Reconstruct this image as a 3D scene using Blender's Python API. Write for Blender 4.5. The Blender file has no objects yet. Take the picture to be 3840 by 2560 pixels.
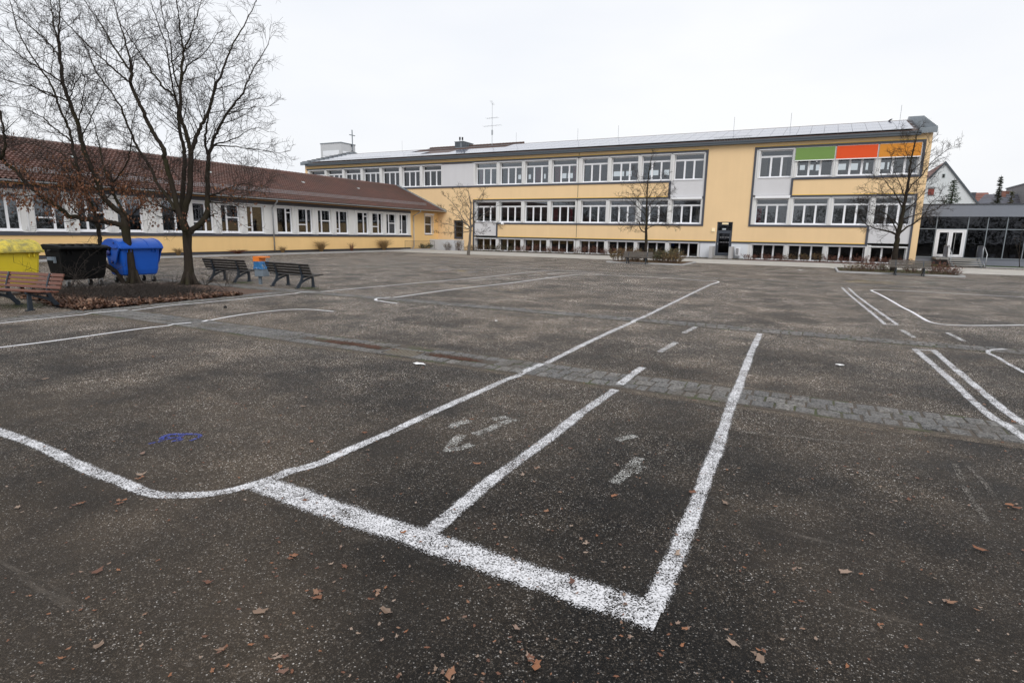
import bpy, math, random
from mathutils import Vector, Matrix
R=math.radians
rnd=random.Random(7)
S=bpy.context.scene
COL=S.collection
# ------------------------------------------------------------------ camera
H=1.9
FPX=2161.33
PITCH,ROLL,YAW=R(10.606),R(0.988),R(27.298)
fwd=Vector((-math.sin(YAW)*math.cos(PITCH),math.cos(YAW)*math.cos(PITCH),-math.sin(PITCH)))
r0=Vector((math.cos(YAW),math.sin(YAW),0)); u0=r0.cross(fwd)
cr=(r0*math.cos(ROLL)+u0*math.sin(ROLL)).normalized(); cu=cr.cross(fwd).normalized()
CP=Vector((0,0,H))
cam=bpy.data.cameras.new('camera'); co=bpy.data.objects.new('camera',cam); COL.objects.link(co)
m=Matrix((cr,cu,-fwd)).transposed().to_4x4(); m.translation=CP; co.matrix_world=m
cam.sensor_width=36; cam.lens=36*FPX/3840; cam.clip_end=2000; cam.clip_start=.05
S.camera=co
def ray(x,y): return fwd+cr*((x-1920)/FPX)-cu*((y-1280)/FPX)
def G(x,y,z=0.0):
    d=ray(x,y); t=(z-H)/d.z; return Vector((d.x*t,d.y*t,z))
def AT(x,y,Y):
    d=ray(x,y); t=Y/d.y; return Vector((d.x*t,Y,H+d.z*t))
# ------------------------------------------------------------------ mesh builder
class MB:
    def __init__(s): s.v=[];s.f=[];s.m=[];s.uv=None
    def face(s,idx,mi=0): s.f.append(idx); s.m.append(mi)
    def box(s,x0,x1,y0,y1,z0,z1,mi=0):
        b=len(s.v)
        for z in (z0,z1):
            for x,y in ((x0,y0),(x1,y0),(x1,y1),(x0,y1)): s.v.append((x,y,z))
        for q in ((0,3,2,1),(4,5,6,7),(0,1,5,4),(1,2,6,5),(2,3,7,6),(3,0,4,7)): s.face(tuple(b+i for i in q),mi)
    def hexa(s,pts,mi=0):
        b=len(s.v); s.v+= [tuple(p) for p in pts]
        for q in ((0,3,2,1),(4,5,6,7),(0,1,5,4),(1,2,6,5),(2,3,7,6),(3,0,4,7)): s.face(tuple(b+i for i in q),mi)
    def quad(s,*pts,mi=0):
        b=len(s.v); s.v+=[tuple(p) for p in pts]; s.face(tuple(range(b,b+len(pts))),mi)
    def prism(s,prof,a,b_,axis='x',mi=0):
        # prof = list of 2D points; axis x: (y,z); axis y: (x,z); axis z: (x,y)
        n=len(prof); b=len(s.v)
        for t in (a,b_):
            for p in prof:
                s.v.append((t,p[0],p[1]) if axis=='x' else ((p[0],t,p[1]) if axis=='y' else (p[0],p[1],t)))
        s.face(tuple(b+i for i in range(n))[::-1],mi); s.face(tuple(b+n+i for i in range(n)),mi)
        for i in range(n):
            j=(i+1)%n; s.face((b+i,b+j,b+n+j,b+n+i),mi)
    def tube(s,pts,rad,n=6,mi=0,cap=True):
        b=len(s.v); k=len(pts); ref=None
        for i in range(k):
            a=pts[max(i-1,0)]; c=pts[min(i+1,k-1)]
            tx,ty,tz=c[0]-a[0],c[1]-a[1],c[2]-a[2]
            l=math.sqrt(tx*tx+ty*ty+tz*tz) or 1; tx/=l;ty/=l;tz/=l
            if ref is None: ref=(0,0,1) if abs(tz)<.8 else (1,0,0)
            ux,uy,uz=ty*ref[2]-tz*ref[1],tz*ref[0]-tx*ref[2],tx*ref[1]-ty*ref[0]
            l=math.sqrt(ux*ux+uy*uy+uz*uz) or 1; ux/=l;uy/=l;uz/=l
            wx,wy,wz=ty*uz-tz*uy,tz*ux-tx*uz,tx*uy-ty*ux
            ref=(-wx,-wy,-wz) if False else ref
            r=rad[i] if hasattr(rad,'__len__') else rad
            px,py,pz=pts[i]
            for q in range(n):
                an=6.28318*q/n; ca=math.cos(an)*r; sa=math.sin(an)*r
                s.v.append((px+ux*ca+wx*sa,py+uy*ca+wy*sa,pz+uz*ca+wz*sa))
        for i in range(k-1):
            for q in range(n):
                q2=(q+1)%n; s.face((b+i*n+q,b+i*n+q2,b+(i+1)*n+q2,b+(i+1)*n+q),mi)
        if cap:
            s.face(tuple(b+q for q in range(n))[::-1],mi); s.face(tuple(b+(k-1)*n+q for q in range(n)),mi)
    def build(s,name,mat,parent=None,smooth=False,loc=None,bevel=0):
        me=bpy.data.meshes.new(name); me.from_pydata(s.v,[],s.f)
        for mm in (mat if isinstance(mat,(list,tuple)) else [mat]): me.materials.append(mm)
        if any(s.m): me.polygons.foreach_set('material_index',s.m)
        if smooth: me.polygons.foreach_set('use_smooth',[True]*len(s.f))
        if s.uv is not None:
            l=me.uv_layers.new(name='UVMap')
            for i,lp in enumerate(me.loops): l.data[i].uv=s.uv[lp.vertex_index]
        me.update()
        o=bpy.data.objects.new(name,me); COL.objects.link(o)
        if parent: o.parent=parent
        if loc is not None: o.location=loc
        if bevel:
            bv=o.modifiers.new('bevel','BEVEL'); bv.width=bevel; bv.segments=2; bv.limit_method='ANGLE'
        return o
def empty(name,loc=(0,0,0),rz=0):
    o=bpy.data.objects.new(name,None); COL.objects.link(o); o.location=loc; o.rotation_euler=(0,0,rz); o.empty_display_size=.2; return o
def tag(o,label=None,cat=None,group=None,kind=None):
    if label:o['label']=label
    if cat:o['category']=cat
    if group:o['group']=group
    if kind:o['kind']=kind
    return o
KIDS={}
def copy_tree(o,parent=None):
    c=o.copy(); COL.objects.link(c)
    if parent: c.parent=parent
    for ch in [x for x in bpy.data.objects if x.parent==o and x is not c]: copy_tree(ch,c)
    return c
ORD=['first','second','third','fourth','fifth','sixth','seventh','eighth','ninth','tenth','eleventh','twelfth']
# ------------------------------------------------------------------ materials
class NT:
    def __init__(s,name):
        s.m=bpy.data.materials.new(name); s.m.use_nodes=True; s.t=s.m.node_tree; s.t.nodes.clear()
        s.out=s.n('ShaderNodeOutputMaterial'); s.tc=s.n('ShaderNodeTexCoord')
    def n(s,t,**k):
        x=s.t.nodes.new(t)
        for a,b in k.items(): setattr(x,a,b)
        return x
    def l(s,a,b): s.t.links.new(a,b)
    def setin(s,node,name,val):
        if hasattr(val,'links') or isinstance(val,bpy.types.NodeSocket): s.l(val,node.inputs[name])
        else: node.inputs[name].default_value=val
    def noise(s,scale,detail=3,rough=.5,vec=None,out='Fac'):
        x=s.n('ShaderNodeTexNoise'); x.inputs['Scale'].default_value=scale; x.inputs['Detail'].default_value=detail; x.inputs['Roughness'].default_value=rough
        s.l(vec or s.tc.outputs['Object'],x.inputs['Vector']); return x.outputs[out]
    def vor(s,scale,out='Color',feature='F1',vec=None,rand=1):
        x=s.n('ShaderNodeTexVoronoi',feature=feature); x.inputs['Scale'].default_value=scale; x.inputs['Randomness'].default_value=rand
        s.l(vec or s.tc.outputs['Object'],x.inputs['Vector']); return x.outputs[out]
    def math(s,op,a,b=0.0,c=None,clamp=False):
        x=s.n('ShaderNodeMath',operation=op); x.use_clamp=clamp
        for i,v in enumerate((a,b,c)):
            if v is None: continue
            if isinstance(v,(int,float)): x.inputs[i].default_value=v
            else: s.l(v,x.inputs[i])
        return x.outputs[0]
    def ramp(s,fac,stops,interp='LINEAR'):
        x=s.n('ShaderNodeValToRGB'); x.color_ramp.interpolation=interp
        e=x.color_ramp.elements
        while len(e)<len(stops): e.new(.5)
        for i,(p,c) in enumerate(stops): e[i].position=p; e[i].color=(c,c,c,1) if isinstance(c,(int,float)) else (*c,1)
        s.l(fac,x.inputs[0]); return x.outputs['Color']
    def mix(s,fac,a,b,mode='MIX'):
        x=s.n('ShaderNodeMix',data_type='RGBA',blend_type=mode)
        for nm,v in ((0,fac),(6,a),(7,b)):
            if isinstance(v,(int,float)): x.inputs[nm].default_value=v
            elif isinstance(v,tuple): x.inputs[nm].default_value=(*v,1)
            else: s.l(v,x.inputs[nm])
        return x.outputs[2]
    def bsdf(s,color,rough=.6,bump=None,bstr=.3,bdist=.01,metal=0,ior=1.5,spec=None):
        b=s.n('ShaderNodeBsdfPrincipled')
        if isinstance(color,tuple): b.inputs['Base Color'].default_value=(*color,1)
        else: s.l(color,b.inputs['Base Color'])
        s.setin(b,'Roughness',rough); b.inputs['Metallic'].default_value=metal; b.inputs['IOR'].default_value=ior
        if spec is not None: b.inputs['Specular IOR Level'].default_value=spec
        if bump is not None:
            q=s.n('ShaderNodeBump'); q.inputs['Strength'].default_value=bstr; q.inputs['Distance'].default_value=bdist
            s.l(bump,q.inputs['Height']); s.l(q.outputs[0],b.inputs['Normal'])
        s.l(b.outputs[0],s.out.inputs[0]); return b
def simple(name,c,rough=.6,var=.12,scale=3,fine=40,metal=0,bstr=.15,ior=1.5):
    t=NT(name); a=t.noise(scale,4,.6); f=t.noise(fine,2)
    k=t.math('ADD',t.math('MULTIPLY',a,var*2),1-var); k=t.math('MULTIPLY',k,t.math('ADD',t.math('MULTIPLY',f,var),1-var*.5))
    v=t.n('ShaderNodeVectorMath',operation='SCALE'); v.inputs[0].default_value=c; t.l(k,v.inputs['Scale'])
    t.bsdf(v.outputs[0],rough,f,bstr,.004,metal,ior); return t.m
def stucco(name,c,dirt=True):
    t=NT(name); a=t.noise(.35,5,.6); f=t.noise(90,3,.7); st=t.n('ShaderNodeMapping'); t.l(t.tc.outputs['Object'],st.inputs[0]); st.inputs['Scale'].default_value=(1.6,1.6,.12)
    s2=t.noise(1.2,4,.6,st.outputs[0])
    k=t.math('ADD',t.math('MULTIPLY',a,.14),.87); k=t.math('MULTIPLY',k,t.math('ADD',t.math('MULTIPLY',s2,.10),.95)); k=t.math('MULTIPLY',k,t.math('ADD',t.math('MULTIPLY',f,.10),.95))
    v=t.n('ShaderNodeVectorMath',operation='SCALE'); v.inputs[0].default_value=c; t.l(k,v.inputs['Scale'])
    t.bsdf(v.outputs[0],.85,f,.35,.006,spec=.3); return t.m
M={}
M['yellow']=stucco('yellow_render',(.86,.625,.36)); M['yelloww']=stucco('yellow_render_wing',(.91,.625,.29))
M['yellowline']=simple('yellow_edge',(.86,.56,.07),.7,.05)
M['greypanel']=stucco('pale_grey_render',(.66,.66,.68))
M['plinthw']=stucco('white_plinth',(.72,.75,.79))
M['pier']=stucco('white_pier',(.74,.74,.73))
M['white']=simple('white_frame',(.82,.83,.86),.35,.04,2,30)
M['rail']=simple('aluminium_rail',(.72,.73,.75),.35,.06,2,30)
M['anth']=simple('anthracite_band',(.060,.064,.082),.5,.12,1.5,50)
M['zinc']=simple('zinc_grey',(.075,.092,.108),.45,.15,1.5,30,0)
M['zincl']=simple('zinc_light',(.22,.25,.275),.4,.12,1.5,30,.3)
M['galv']=simple('galvanised',(.42,.44,.46),.38,.15,3,40,.6)
M['dark']=simple('dark_void',(.03,.03,.032),.8,.1)
M['room']=simple('room_wall',(.16,.155,.15),.9,.2,.6)
M['curtred']=simple('red_curtain',(.42,.02,.05),.8,.2,4)
M['curtbeige']=simple('beige_curtain',(.40,.33,.25),.8,.2,4)
M['curtteal']=simple('teal_curtain',(.10,.20,.22),.8,.2,4)
M['green']=simple('awning_green',(.17,.29,.075),.8,.06,1,60)
M['orange']=simple('awning_orange',(.74,.085,.014),.8,.05,1,60)
M['amber']=simple('awning_amber',(.66,.26,.03),.8,.06,1,60)
M['doordk']=simple('dark_door_frame',(.055,.065,.085),.4,.1)
M['concrete']=simple('concrete',(.42,.42,.42),.85,.16,1.6,60)
M['conclt']=simple('concrete_light',(.55,.57,.60),.85,.10,.8,60)
M['step']=simple('step_stone',(.30,.29,.27),.85,.2,2,60)
M['pavg']=stucco('grey_stucco',(.225,.245,.285))
M['pavblack']=simple('roof_edge_dark',(.05,.055,.065),.5,.1)
M['blue']=simple('blue_plastic',(.010,.10,.52),.38,.10,3,60)
M['bluedk']=simple('dark_blue_plastic',(.008,.02,.16),.4,.1)
M['black']=simple('black_plastic',(.006,.0065,.007),.5,.15,3,60,0,.15,1.2)
M['rubber']=simple('rubber',(.015,.015,.015),.8,.1)
M['iron']=simple('blue_black_iron',(.022,.032,.045),.42,.2,6,60)
M['orangep']=simple('orange_metal',(.82,.22,.03),.45,.08)
M['binblue']=simple('bin_blue',(.07,.17,.30),.5,.1,5)
M['bingrey']=simple('bin_grey',(.17,.21,.25),.5,.12,5)
M['bag']=simple('blue_bag',(.04,.16,.36),.25,.1,5,20,0,.6)
M['crow']=simple('crow_black',(.008,.008,.01),.5,.1)
M['lamp']=simple('lamp_cream',(.85,.78,.55),.4,.05)
M['paper']=simple('white_paper',(.8,.8,.8),.8,.05)
M['twig']=simple('twig_bark',(.030,.023,.019),.9,.25,2,30)
M['pot']=simple('white_pot',(.5,.56,.56),.5,.1)
def woodmat(name,c1,c2,rough=.5):
    t=NT(name); mp=t.n('ShaderNodeMapping'); t.l(t.tc.outputs['Object'],mp.inputs[0]); mp.inputs['Scale'].default_value=(1.2,14,14)
    a=t.noise(4,5,.65,mp.outputs[0]); b=t.noise(2.2,3)
    c=t.mix(a,c1,c2); c=t.mix(t.math('MULTIPLY',b,.5),c,tuple(x*.5 for x in c1)); t.bsdf(c,rough,a,.3,.004); return t.m
M['woodred']=woodmat('brown_slat',(.20,.075,.045),(.12,.045,.028),.4)
M['wooddk']=woodmat('weathered_dark_slat',(.014,.011,.009),(.045,.038,.032),.5)
M['woodgr']=woodmat('weathered_grey_slat',(.05,.043,.038),(.20,.175,.15),.7)
def barkmat():
    t=NT('bark'); mp=t.n('ShaderNodeMapping'); t.l(t.tc.outputs['Object'],mp.inputs[0]); mp.inputs['Scale'].default_value=(1,1,.25)
    a=t.noise(14,5,.7,mp.outputs[0]); g=t.noise(1.3,3); f=t.noise(60,3)
    c=t.mix(a,(.010,.008,.0065),(.055,.044,.035)); c=t.mix(t.ramp(g,[(.48,0.0),(.66,.55)]),c,(.035,.036,.013))
    t.bsdf(c,.95,a,.9,.02,spec=.15); return t.m
M['bark']=barkmat()
M['barkg']=simple('pale_bark',(.13,.115,.10),.9,.3,5,40,0,.5)
def leafmat(name,cols,rough=.7):
    t=NT(name); i=t.n('ShaderNodeNewGeometry'); w=t.n('ShaderNodeTexWhiteNoise',noise_dimensions='1D'); t.l(i.outputs['Random Per Island'],w.inputs['W'])
    c=t.ramp(w.outputs['Value'],[(k/(len(cols)-1),q) for k,q in enumerate(cols)]); t.bsdf(c,rough); return t.m
M['leafb']=leafmat('brown_leaves',[(.075,.030,.016),(.16,.062,.028),(.11,.045,.02),(.22,.10,.045)])
M['litter']=leafmat('leaf_litter',[(.02,.012,.009),(.12,.05,.026),(.035,.018,.013),(.20,.10,.055),(.05,.022,.014),(.28,.17,.11),(.03,.018,.014)])
M['litterp']=leafmat('pale_dead_leaves',[(.12,.05,.028),(.26,.105,.045),(.20,.135,.095),(.32,.24,.185),(.12,.05,.03),(.17,.07,.035)])
for nm,cols in dict(shrubred=[(.10,.03,.02),(.17,.055,.035),(.07,.05,.025)],shrubol=[(.10,.075,.03),(.17,.11,.04),(.06,.06,.022),(.22,.12,.04)],shrubgr=[(.035,.05,.02),(.07,.08,.03),(.10,.07,.035)],evg=[(.012,.03,.012),(.035,.065,.025),(.02,.05,.02)],evg2=[(.012,.02,.012),(.035,.045,.022)],straw=[(.26,.17,.075),(.36,.25,.12),(.16,.10,.05)],moss=[(.03,.05,.01),(.06,.09,.02),(.05,.06,.02)],grass=[(.04,.07,.015),(.08,.12,.03),(.06,.08,.03)],tl=[(.025,.025,.015),(.06,.05,.03),(.035,.04,.02)]).items(): M[nm]=leafmat(nm,cols)
M['shstem']=simple('shrub_stem',(.085,.05,.035),.9,.3,6)
def glassmat(name,tint,ior,rough=.02):
    t=NT(name); f=t.n('ShaderNodeFresnel'); f.inputs['IOR'].default_value=ior
    tr=t.n('ShaderNodeBsdfTransparent'); tr.inputs[0].default_value=(*tint,1); g=t.n('ShaderNodeBsdfGlossy'); g.inputs['Roughness'].default_value=rough; g.inputs[0].default_value=(.92,.95,1,1)
    b=t.n('ShaderNodeBump'); b.inputs['Strength'].default_value=.02; b.inputs['Distance'].default_value=.02; t.l(t.noise(1.3,2),b.inputs['Height']); t.l(b.outputs[0],g.inputs['Normal'])
    mx=t.n('ShaderNodeMixShader'); t.l(f.outputs[0],mx.inputs[0]); t.l(tr.outputs[0],mx.inputs[1]); t.l(g.outputs[0],mx.inputs[2]); t.l(mx.outputs[0],t.out.inputs[0]); return t.m
M['glass']=glassmat('window_glass',(.72,.75,.76),1.85)
M['glassd']=glassmat('dark_glass',(.45,.46,.5),1.5)
def solarmat():
    t=NT('solar_cells'); br=t.n('ShaderNodeTexBrick'); br.offset=0; br.inputs['Scale'].default_value=1; br.inputs['Brick Width'].default_value=.165; br.inputs['Row Height'].default_value=.165; br.inputs['Mortar Size'].default_value=.004
    t.l(t.tc.outputs['Object'],br.inputs['Vector']); br.inputs['Color1'].default_value=(.07,.08,.14,1); br.inputs['Color2'].default_value=(.09,.10,.17,1); br.inputs['Mortar'].default_value=(.35,.37,.42,1)
    b=t.bsdf(br.outputs['Color'],.16,ior=2.1); b.inputs['Coat Weight'].default_value=.6; b.inputs['Coat Roughness'].default_value=.06; return t.m
M['solar']=solarmat()
def tilemat(name,c1,c2,lich=True):
    t=NT(name); n1=t.noise(.5,4); n2=t.vor(3.3,'Color'); sp=t.n('ShaderNodeSeparateColor'); t.l(n2,sp.inputs[0])
    c=t.mix(sp.outputs[0],c1,c2); c=t.mix(t.ramp(n1,[(.35,0.0),(.7,.6)]),c,(.085,.062,.055)); f=t.noise(45,3)
    c=t.mix(t.math('MULTIPLY',f,.35),c,(.14,.10,.085)); t.bsdf(c,.62,f,.3,.006); return t.m
M['tile']=tilemat('clay_tiles',(.185,.088,.068),(.14,.07,.057))
M['tileb']=tilemat('brown_tiles',(.12,.065,.05),(.09,.05,.04))
M['tiler']=tilemat('red_tiles',(.30,.09,.055),(.22,.07,.045))
M['tileg']=tilemat('grey_tiles',(.13,.15,.19),(.10,.115,.145))
M['housew']=stucco('house_white',(.70,.74,.76))
M['brick']=simple('chimney_brick',(.26,.13,.10),.9,.2,5)
M['hgrey']=stucco('house_grey',(.26,.265,.27))
M['tower']=stucco('tower_grey',(.58,.60,.62))
M['towerl']=simple('louvre_white',(.80,.83,.87),.5,.04)
M['yel']=None
def yelbin(name,dirt):
    t=NT(name); n=t.noise(3.5,6,.7); f=t.noise(30,4,.7)
    sp=t.n('ShaderNodeSeparateXYZ'); t.l(t.tc.outputs['Object'],sp.inputs[0])
    c=t.mix(t.ramp(n,[(.42,0.0),(.62,dirt)]),(.72,.56,.02),(.09,.09,.03)); c=t.mix(t.math('MULTIPLY',f,dirt*.6),c,(.35,.34,.22)); t.bsdf(c,.45,f,.1,.004); return t.m
M['yel']=yelbin('yellow_plastic',.12); M['yellid']=yelbin('grimy_yellow_lid',.8)
def stonemat():
    t=NT('granite_sett'); i=t.n('ShaderNodeNewGeometry'); w=t.n('ShaderNodeTexWhiteNoise',noise_dimensions='1D'); t.l(i.outputs['Random Per Island'],w.inputs['W'])
    a=t.noise(9,5,.7); f=t.noise(120,3,.7)
    c=t.ramp(w.outputs['Value'],[(0,(.045,.047,.05)),(.35,(.085,.084,.083)),(.7,(.13,.125,.117)),(1,(.20,.185,.165))]); c=t.mix(t.ramp(a,[(.3,0.0),(.75,.7)]),c,(.055,.055,.055)); c=t.mix(t.math('MULTIPLY',f,.6),c,(.27,.26,.25),)
    g2=t.noise(32,4,.75); c=t.mix(1,c,t.ramp(g2,[(.34,.28),(.5,.95),(.66,1.9)]),'MULTIPLY'); v=t.vor(120,'Color'); sp=t.n('ShaderNodeSeparateColor'); t.l(v,sp.inputs[0]); c=t.mix(t.ramp(sp.outputs[0],[(.8,0.0),(.95,.6)]),c,(.34,.33,.30))
    n5=t.noise(1.4,4,.6); c=t.mix(t.ramp(n5,[(.48,0.0),(.66,.6)]),c,(.10,.082,.062))
    t.bsdf(c,.85,t.math('ADD',g2,t.math('MULTIPLY',a,.6)),1,.03); return t.m
M['stone']=stonemat()
def mortar():
    t=NT('sandy_joint'); n=t.noise(2.2,4); f=t.noise(70,4,.7)
    c=t.mix(f,(.03,.024,.02),(.13,.108,.085)); c=t.mix(t.ramp(n,[(.52,0.0),(.62,.8)]),c,(.05,.065,.02)); t.bsdf(c,.95,f,.6,.01); return t.m
M['mortar']=mortar()
def soil():
    t=NT('brown_soil'); n=t.noise(1.5,5,.6); f=t.vor(45,'Color'); sp=t.n('ShaderNodeSeparateColor'); t.l(f,sp.inputs[0]); g=t.noise(20,4,.7)
    c=t.mix(n,(.060,.036,.026),(.13,.080,.055)); c=t.mix(t.ramp(sp.outputs[0],[(.6,0.0),(1,.6)]),c,(.19,.12,.085)); t.bsdf(c,.95,g,1,.03); return t.m
M['soil']=soil()
def sand():
    t=NT('gravel_sand'); n=t.noise(1.2,5,.6); f=t.vor(60,'Color'); sp=t.n('ShaderNodeSeparateColor'); t.l(f,sp.inputs[0])
    c=t.mix(sp.outputs[0],(.14,.11,.085),(.33,.29,.24)); c=t.mix(t.ramp(n,[(.4,0.0),(.7,.5)]),c,(.12,.09,.06)); t.bsdf(c,.95,sp.outputs[1],.5,.01); return t.m
M['sand']=sand()
M['rustsoil']=simple('rusty_silt',(.075,.036,.022),.95,.4,8,60,0,.8)
def pave():
    t=NT('pale_paving'); br=t.n('ShaderNodeTexBrick'); br.offset=.5; br.inputs['Scale'].default_value=1; br.inputs['Brick Width'].default_value=.4; br.inputs['Row Height'].default_value=.3; br.inputs['Mortar Size'].default_value=.006
    t.l(t.tc.outputs['Object'],br.inputs['Vector']); br.inputs['Color1'].default_value=(.44,.42,.38,1); br.inputs['Color2'].default_value=(.52,.495,.45,1); br.inputs['Mortar'].default_value=(.24,.23,.21,1)
    n=t.noise(.6,5,.65); c=t.mix(t.ramp(n,[(.35,0.0),(.75,.55)]),br.outputs['Color'],(.26,.24,.22)); f=t.noise(60,3); t.bsdf(c,.85,f,.2,.004); return t.m
M['pave']=pave()
def asphalt():
    t=NT('worn_asphalt'); P=t.tc.outputs['Object']
    wob=t.n('ShaderNodeVectorMath',operation='ADD'); nz=t.noise(40,2,out='Color'); sc=t.n('ShaderNodeVectorMath',operation='SCALE'); t.l(nz,sc.inputs[0]); sc.inputs['Scale'].default_value=.012
    t.l(P,wob.inputs[0]); t.l(sc.outputs[0],wob.inputs[1]); V=wob.outputs[0]
    a=t.vor(135,'Color',vec=V); s=t.n('ShaderNodeSeparateColor'); t.l(a,s.inputs[0])
    d=t.vor(135,'Distance',vec=V); a2=t.vor(80,'Color',vec=V); s2=t.n('ShaderNodeSeparateColor'); t.l(a2,s2.inputs[0]); d2=t.vor(80,'Distance',vec=V)
    base=t.ramp(s.outputs[0],[(0,(.004,.0035,.003)),(.42,(.015,.012,.010)),(.62,(.062,.047,.034)),(.78,(.125,.100,.075)),(.89,(.21,.175,.138)),(.95,(.40,.36,.32)),(1,(.85,.82,.78))])
    big=t.ramp(s2.outputs[0],[(0,(.012,.010,.009)),(.6,(.05,.042,.036)),(.85,(.13,.11,.09)),(1,(.34,.31,.28))])
    c=t.mix(t.ramp(s2.outputs[1],[(.70,0.0),(.76,.8)]),base,big)
    gap=t.ramp(d,[(.25,1.0),(.6,.22)]); c=t.mix(1,c,gap,'MULTIPLY')
    # worn, dusty and damp yard areas; distant sky sheen painted into the colour
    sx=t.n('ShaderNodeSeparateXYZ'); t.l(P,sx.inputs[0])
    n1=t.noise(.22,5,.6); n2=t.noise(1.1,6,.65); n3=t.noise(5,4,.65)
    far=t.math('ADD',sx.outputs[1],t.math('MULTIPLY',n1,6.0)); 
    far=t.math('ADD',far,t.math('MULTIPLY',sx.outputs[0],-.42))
    lift=t.ramp(t.math('MULTIPLY',far,.02),[(0,.40),(.10,.46),(.15,.80),(.22,2.0),(.32,3.3),(.5,3.6),(.8,3.7),(1,3.7)])  # grazing sky sheen put into the colour: darker near, lighter far
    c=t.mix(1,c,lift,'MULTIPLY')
    patch=t.ramp(n2,[(.3,.42),(.42,.72),(.55,1.05),(.70,1.65)]); c=t.mix(1,c,patch,'MULTIPLY')
    n4=t.noise(.55,3,.55); c=t.mix(1,c,t.ramp(n4,[(.36,.55),(.5,1.0),(.66,1.25)]),'MULTIPLY')
    wv=t.n('ShaderNodeVectorMath',operation='ADD'); ws=t.n('ShaderNodeVectorMath',operation='SCALE'); t.l(t.noise(1.6,5,.7,out='Color'),ws.inputs[0]); ws.inputs['Scale'].default_value=.9; t.l(P,wv.inputs[0]); t.l(ws.outputs[0],wv.inputs[1])
    ck=t.vor(.16,'Distance','DISTANCE_TO_EDGE',wv.outputs[0]); cm=t.math('MULTIPLY',t.math('LESS_THAN',ck,.0035),t.ramp(n4,[(.5,0.0),(.56,.75)])); c=t.mix(cm,c,(.012,.010,.009))
    st=t.n('ShaderNodeMapping'); t.l(P,st.inputs[0]); st.inputs['Rotation'].default_value=(0,0,.9); st.inputs['Scale'].default_value=(.5,7,1); sn=t.noise(1.0,5,.75,st.outputs[0]); c=t.mix(t.math('MULTIPLY',t.ramp(sn,[(.60,0.0),(.74,.30)]),t.ramp(n1,[(.45,0.0),(.55,1.0)])),c,(.24,.21,.18))
    p3=t.ramp(n3,[(.3,.70),(.7,1.30)]); c=t.mix(1,c,p3,'MULTIPLY'); n6=t.noise(28,3,.7); c=t.mix(1,c,t.ramp(n6,[(.32,.55),(.5,1.0),(.7,1.45)]),'MULTIPLY')
    dust=t.ramp(n1,[(.42,0.0),(.68,.42)]); dm=t.math('MULTIPLY',dust,t.ramp(n2,[(.3,.3),(.7,1.0)])); c=t.mix(dm,c,(.20,.155,.112))
    h=t.math('ADD',t.math('MULTIPLY',s.outputs[0],.6),t.math('MULTIPLY',d,-1.2)); h=t.math('ADD',h,t.math('MULTIPLY',d2,-.5))
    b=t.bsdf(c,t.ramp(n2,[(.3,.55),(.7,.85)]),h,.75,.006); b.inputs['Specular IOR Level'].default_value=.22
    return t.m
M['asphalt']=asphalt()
def paint(name,col,thr,hole):
    t=NT(name); uv=t.n('ShaderNodeUVMap'); sp=t.n('ShaderNodeSeparateXYZ'); t.l(uv.outputs[0],sp.inputs[0]); v=sp.outputs[1]
    e=t.math('MULTIPLY',t.math('MINIMUM',v,t.math('SUBTRACT',1.0,v)),2.0)
    e=t.math('MINIMUM',t.math('MULTIPLY',e,2.2),1.0)
    n=t.noise(95,3,.75); n2=t.noise(5,5,.7); cell=t.vor(125,'Color'); s=t.n('ShaderNodeSeparateColor'); t.l(cell,s.inputs[0])
    k=t.math('ADD',t.math('MULTIPLY',n,.9),t.math('MULTIPLY',s.outputs[2],.42)); k=t.math('ADD',k,t.math('MULTIPLY',n2,.75))
    k=t.math('ADD',k,t.math('MULTIPLY',t.math('SUBTRACT',1.0,e),.55))
    a=t.math('ADD',t.math('MULTIPLY',t.math('SUBTRACT',thr,k),3.6),.5,clamp=True)
    c=t.mix(t.math('MULTIPLY',n2,.35),col,tuple(x*.42 for x in col))
    pb=t.n('ShaderNodeBsdfPrincipled'); t.l(c,pb.inputs['Base Color']); pb.inputs['Roughness'].default_value=.7
    bp=t.n('ShaderNodeBump'); bp.inputs['Strength'].default_value=.6; bp.inputs['Distance'].default_value=.006; t.l(n,bp.inputs['Height']); t.l(bp.outputs[0],pb.inputs['Normal'])
    tr=t.n('ShaderNodeBsdfTransparent'); mx=t.n('ShaderNodeMixShader'); t.l(a,mx.inputs[0]); t.l(tr.outputs[0],mx.inputs[1]); t.l(pb.outputs[0],mx.inputs[2]); t.l(mx.outputs[0],t.out.inputs[0]); return t.m
M['paint']=paint('white_line_paint',(.78,.78,.80),1.08,0)
M['paintb']=paint('thick_bar_paint',(.80,.80,.82),1.10,0)
M['paintf']=paint('fresh_line_paint',(.82,.82,.84),1.34,0)
M['paintw']=paint('fading_line_paint',(.76,.76,.76),1.03,0)
M['painto']=paint('old_flaked_paint',(.8,.8,.76),.93,0)
M['chalkb']=paint('blue_chalk',(.05,.08,.40),1.02,0)
M['chalky']=paint('yellow_chalk',(.62,.46,.13),1.0,0)
M['chalkg']=paint('green_chalk',(.50,.62,.55),1.05,0)
M['chalkr']=paint('red_chalk',(.55,.22,.16),.98,0)
M['chalkl']=paint('light_blue_chalk',(.40,.52,.72),1.05,0)

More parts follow.
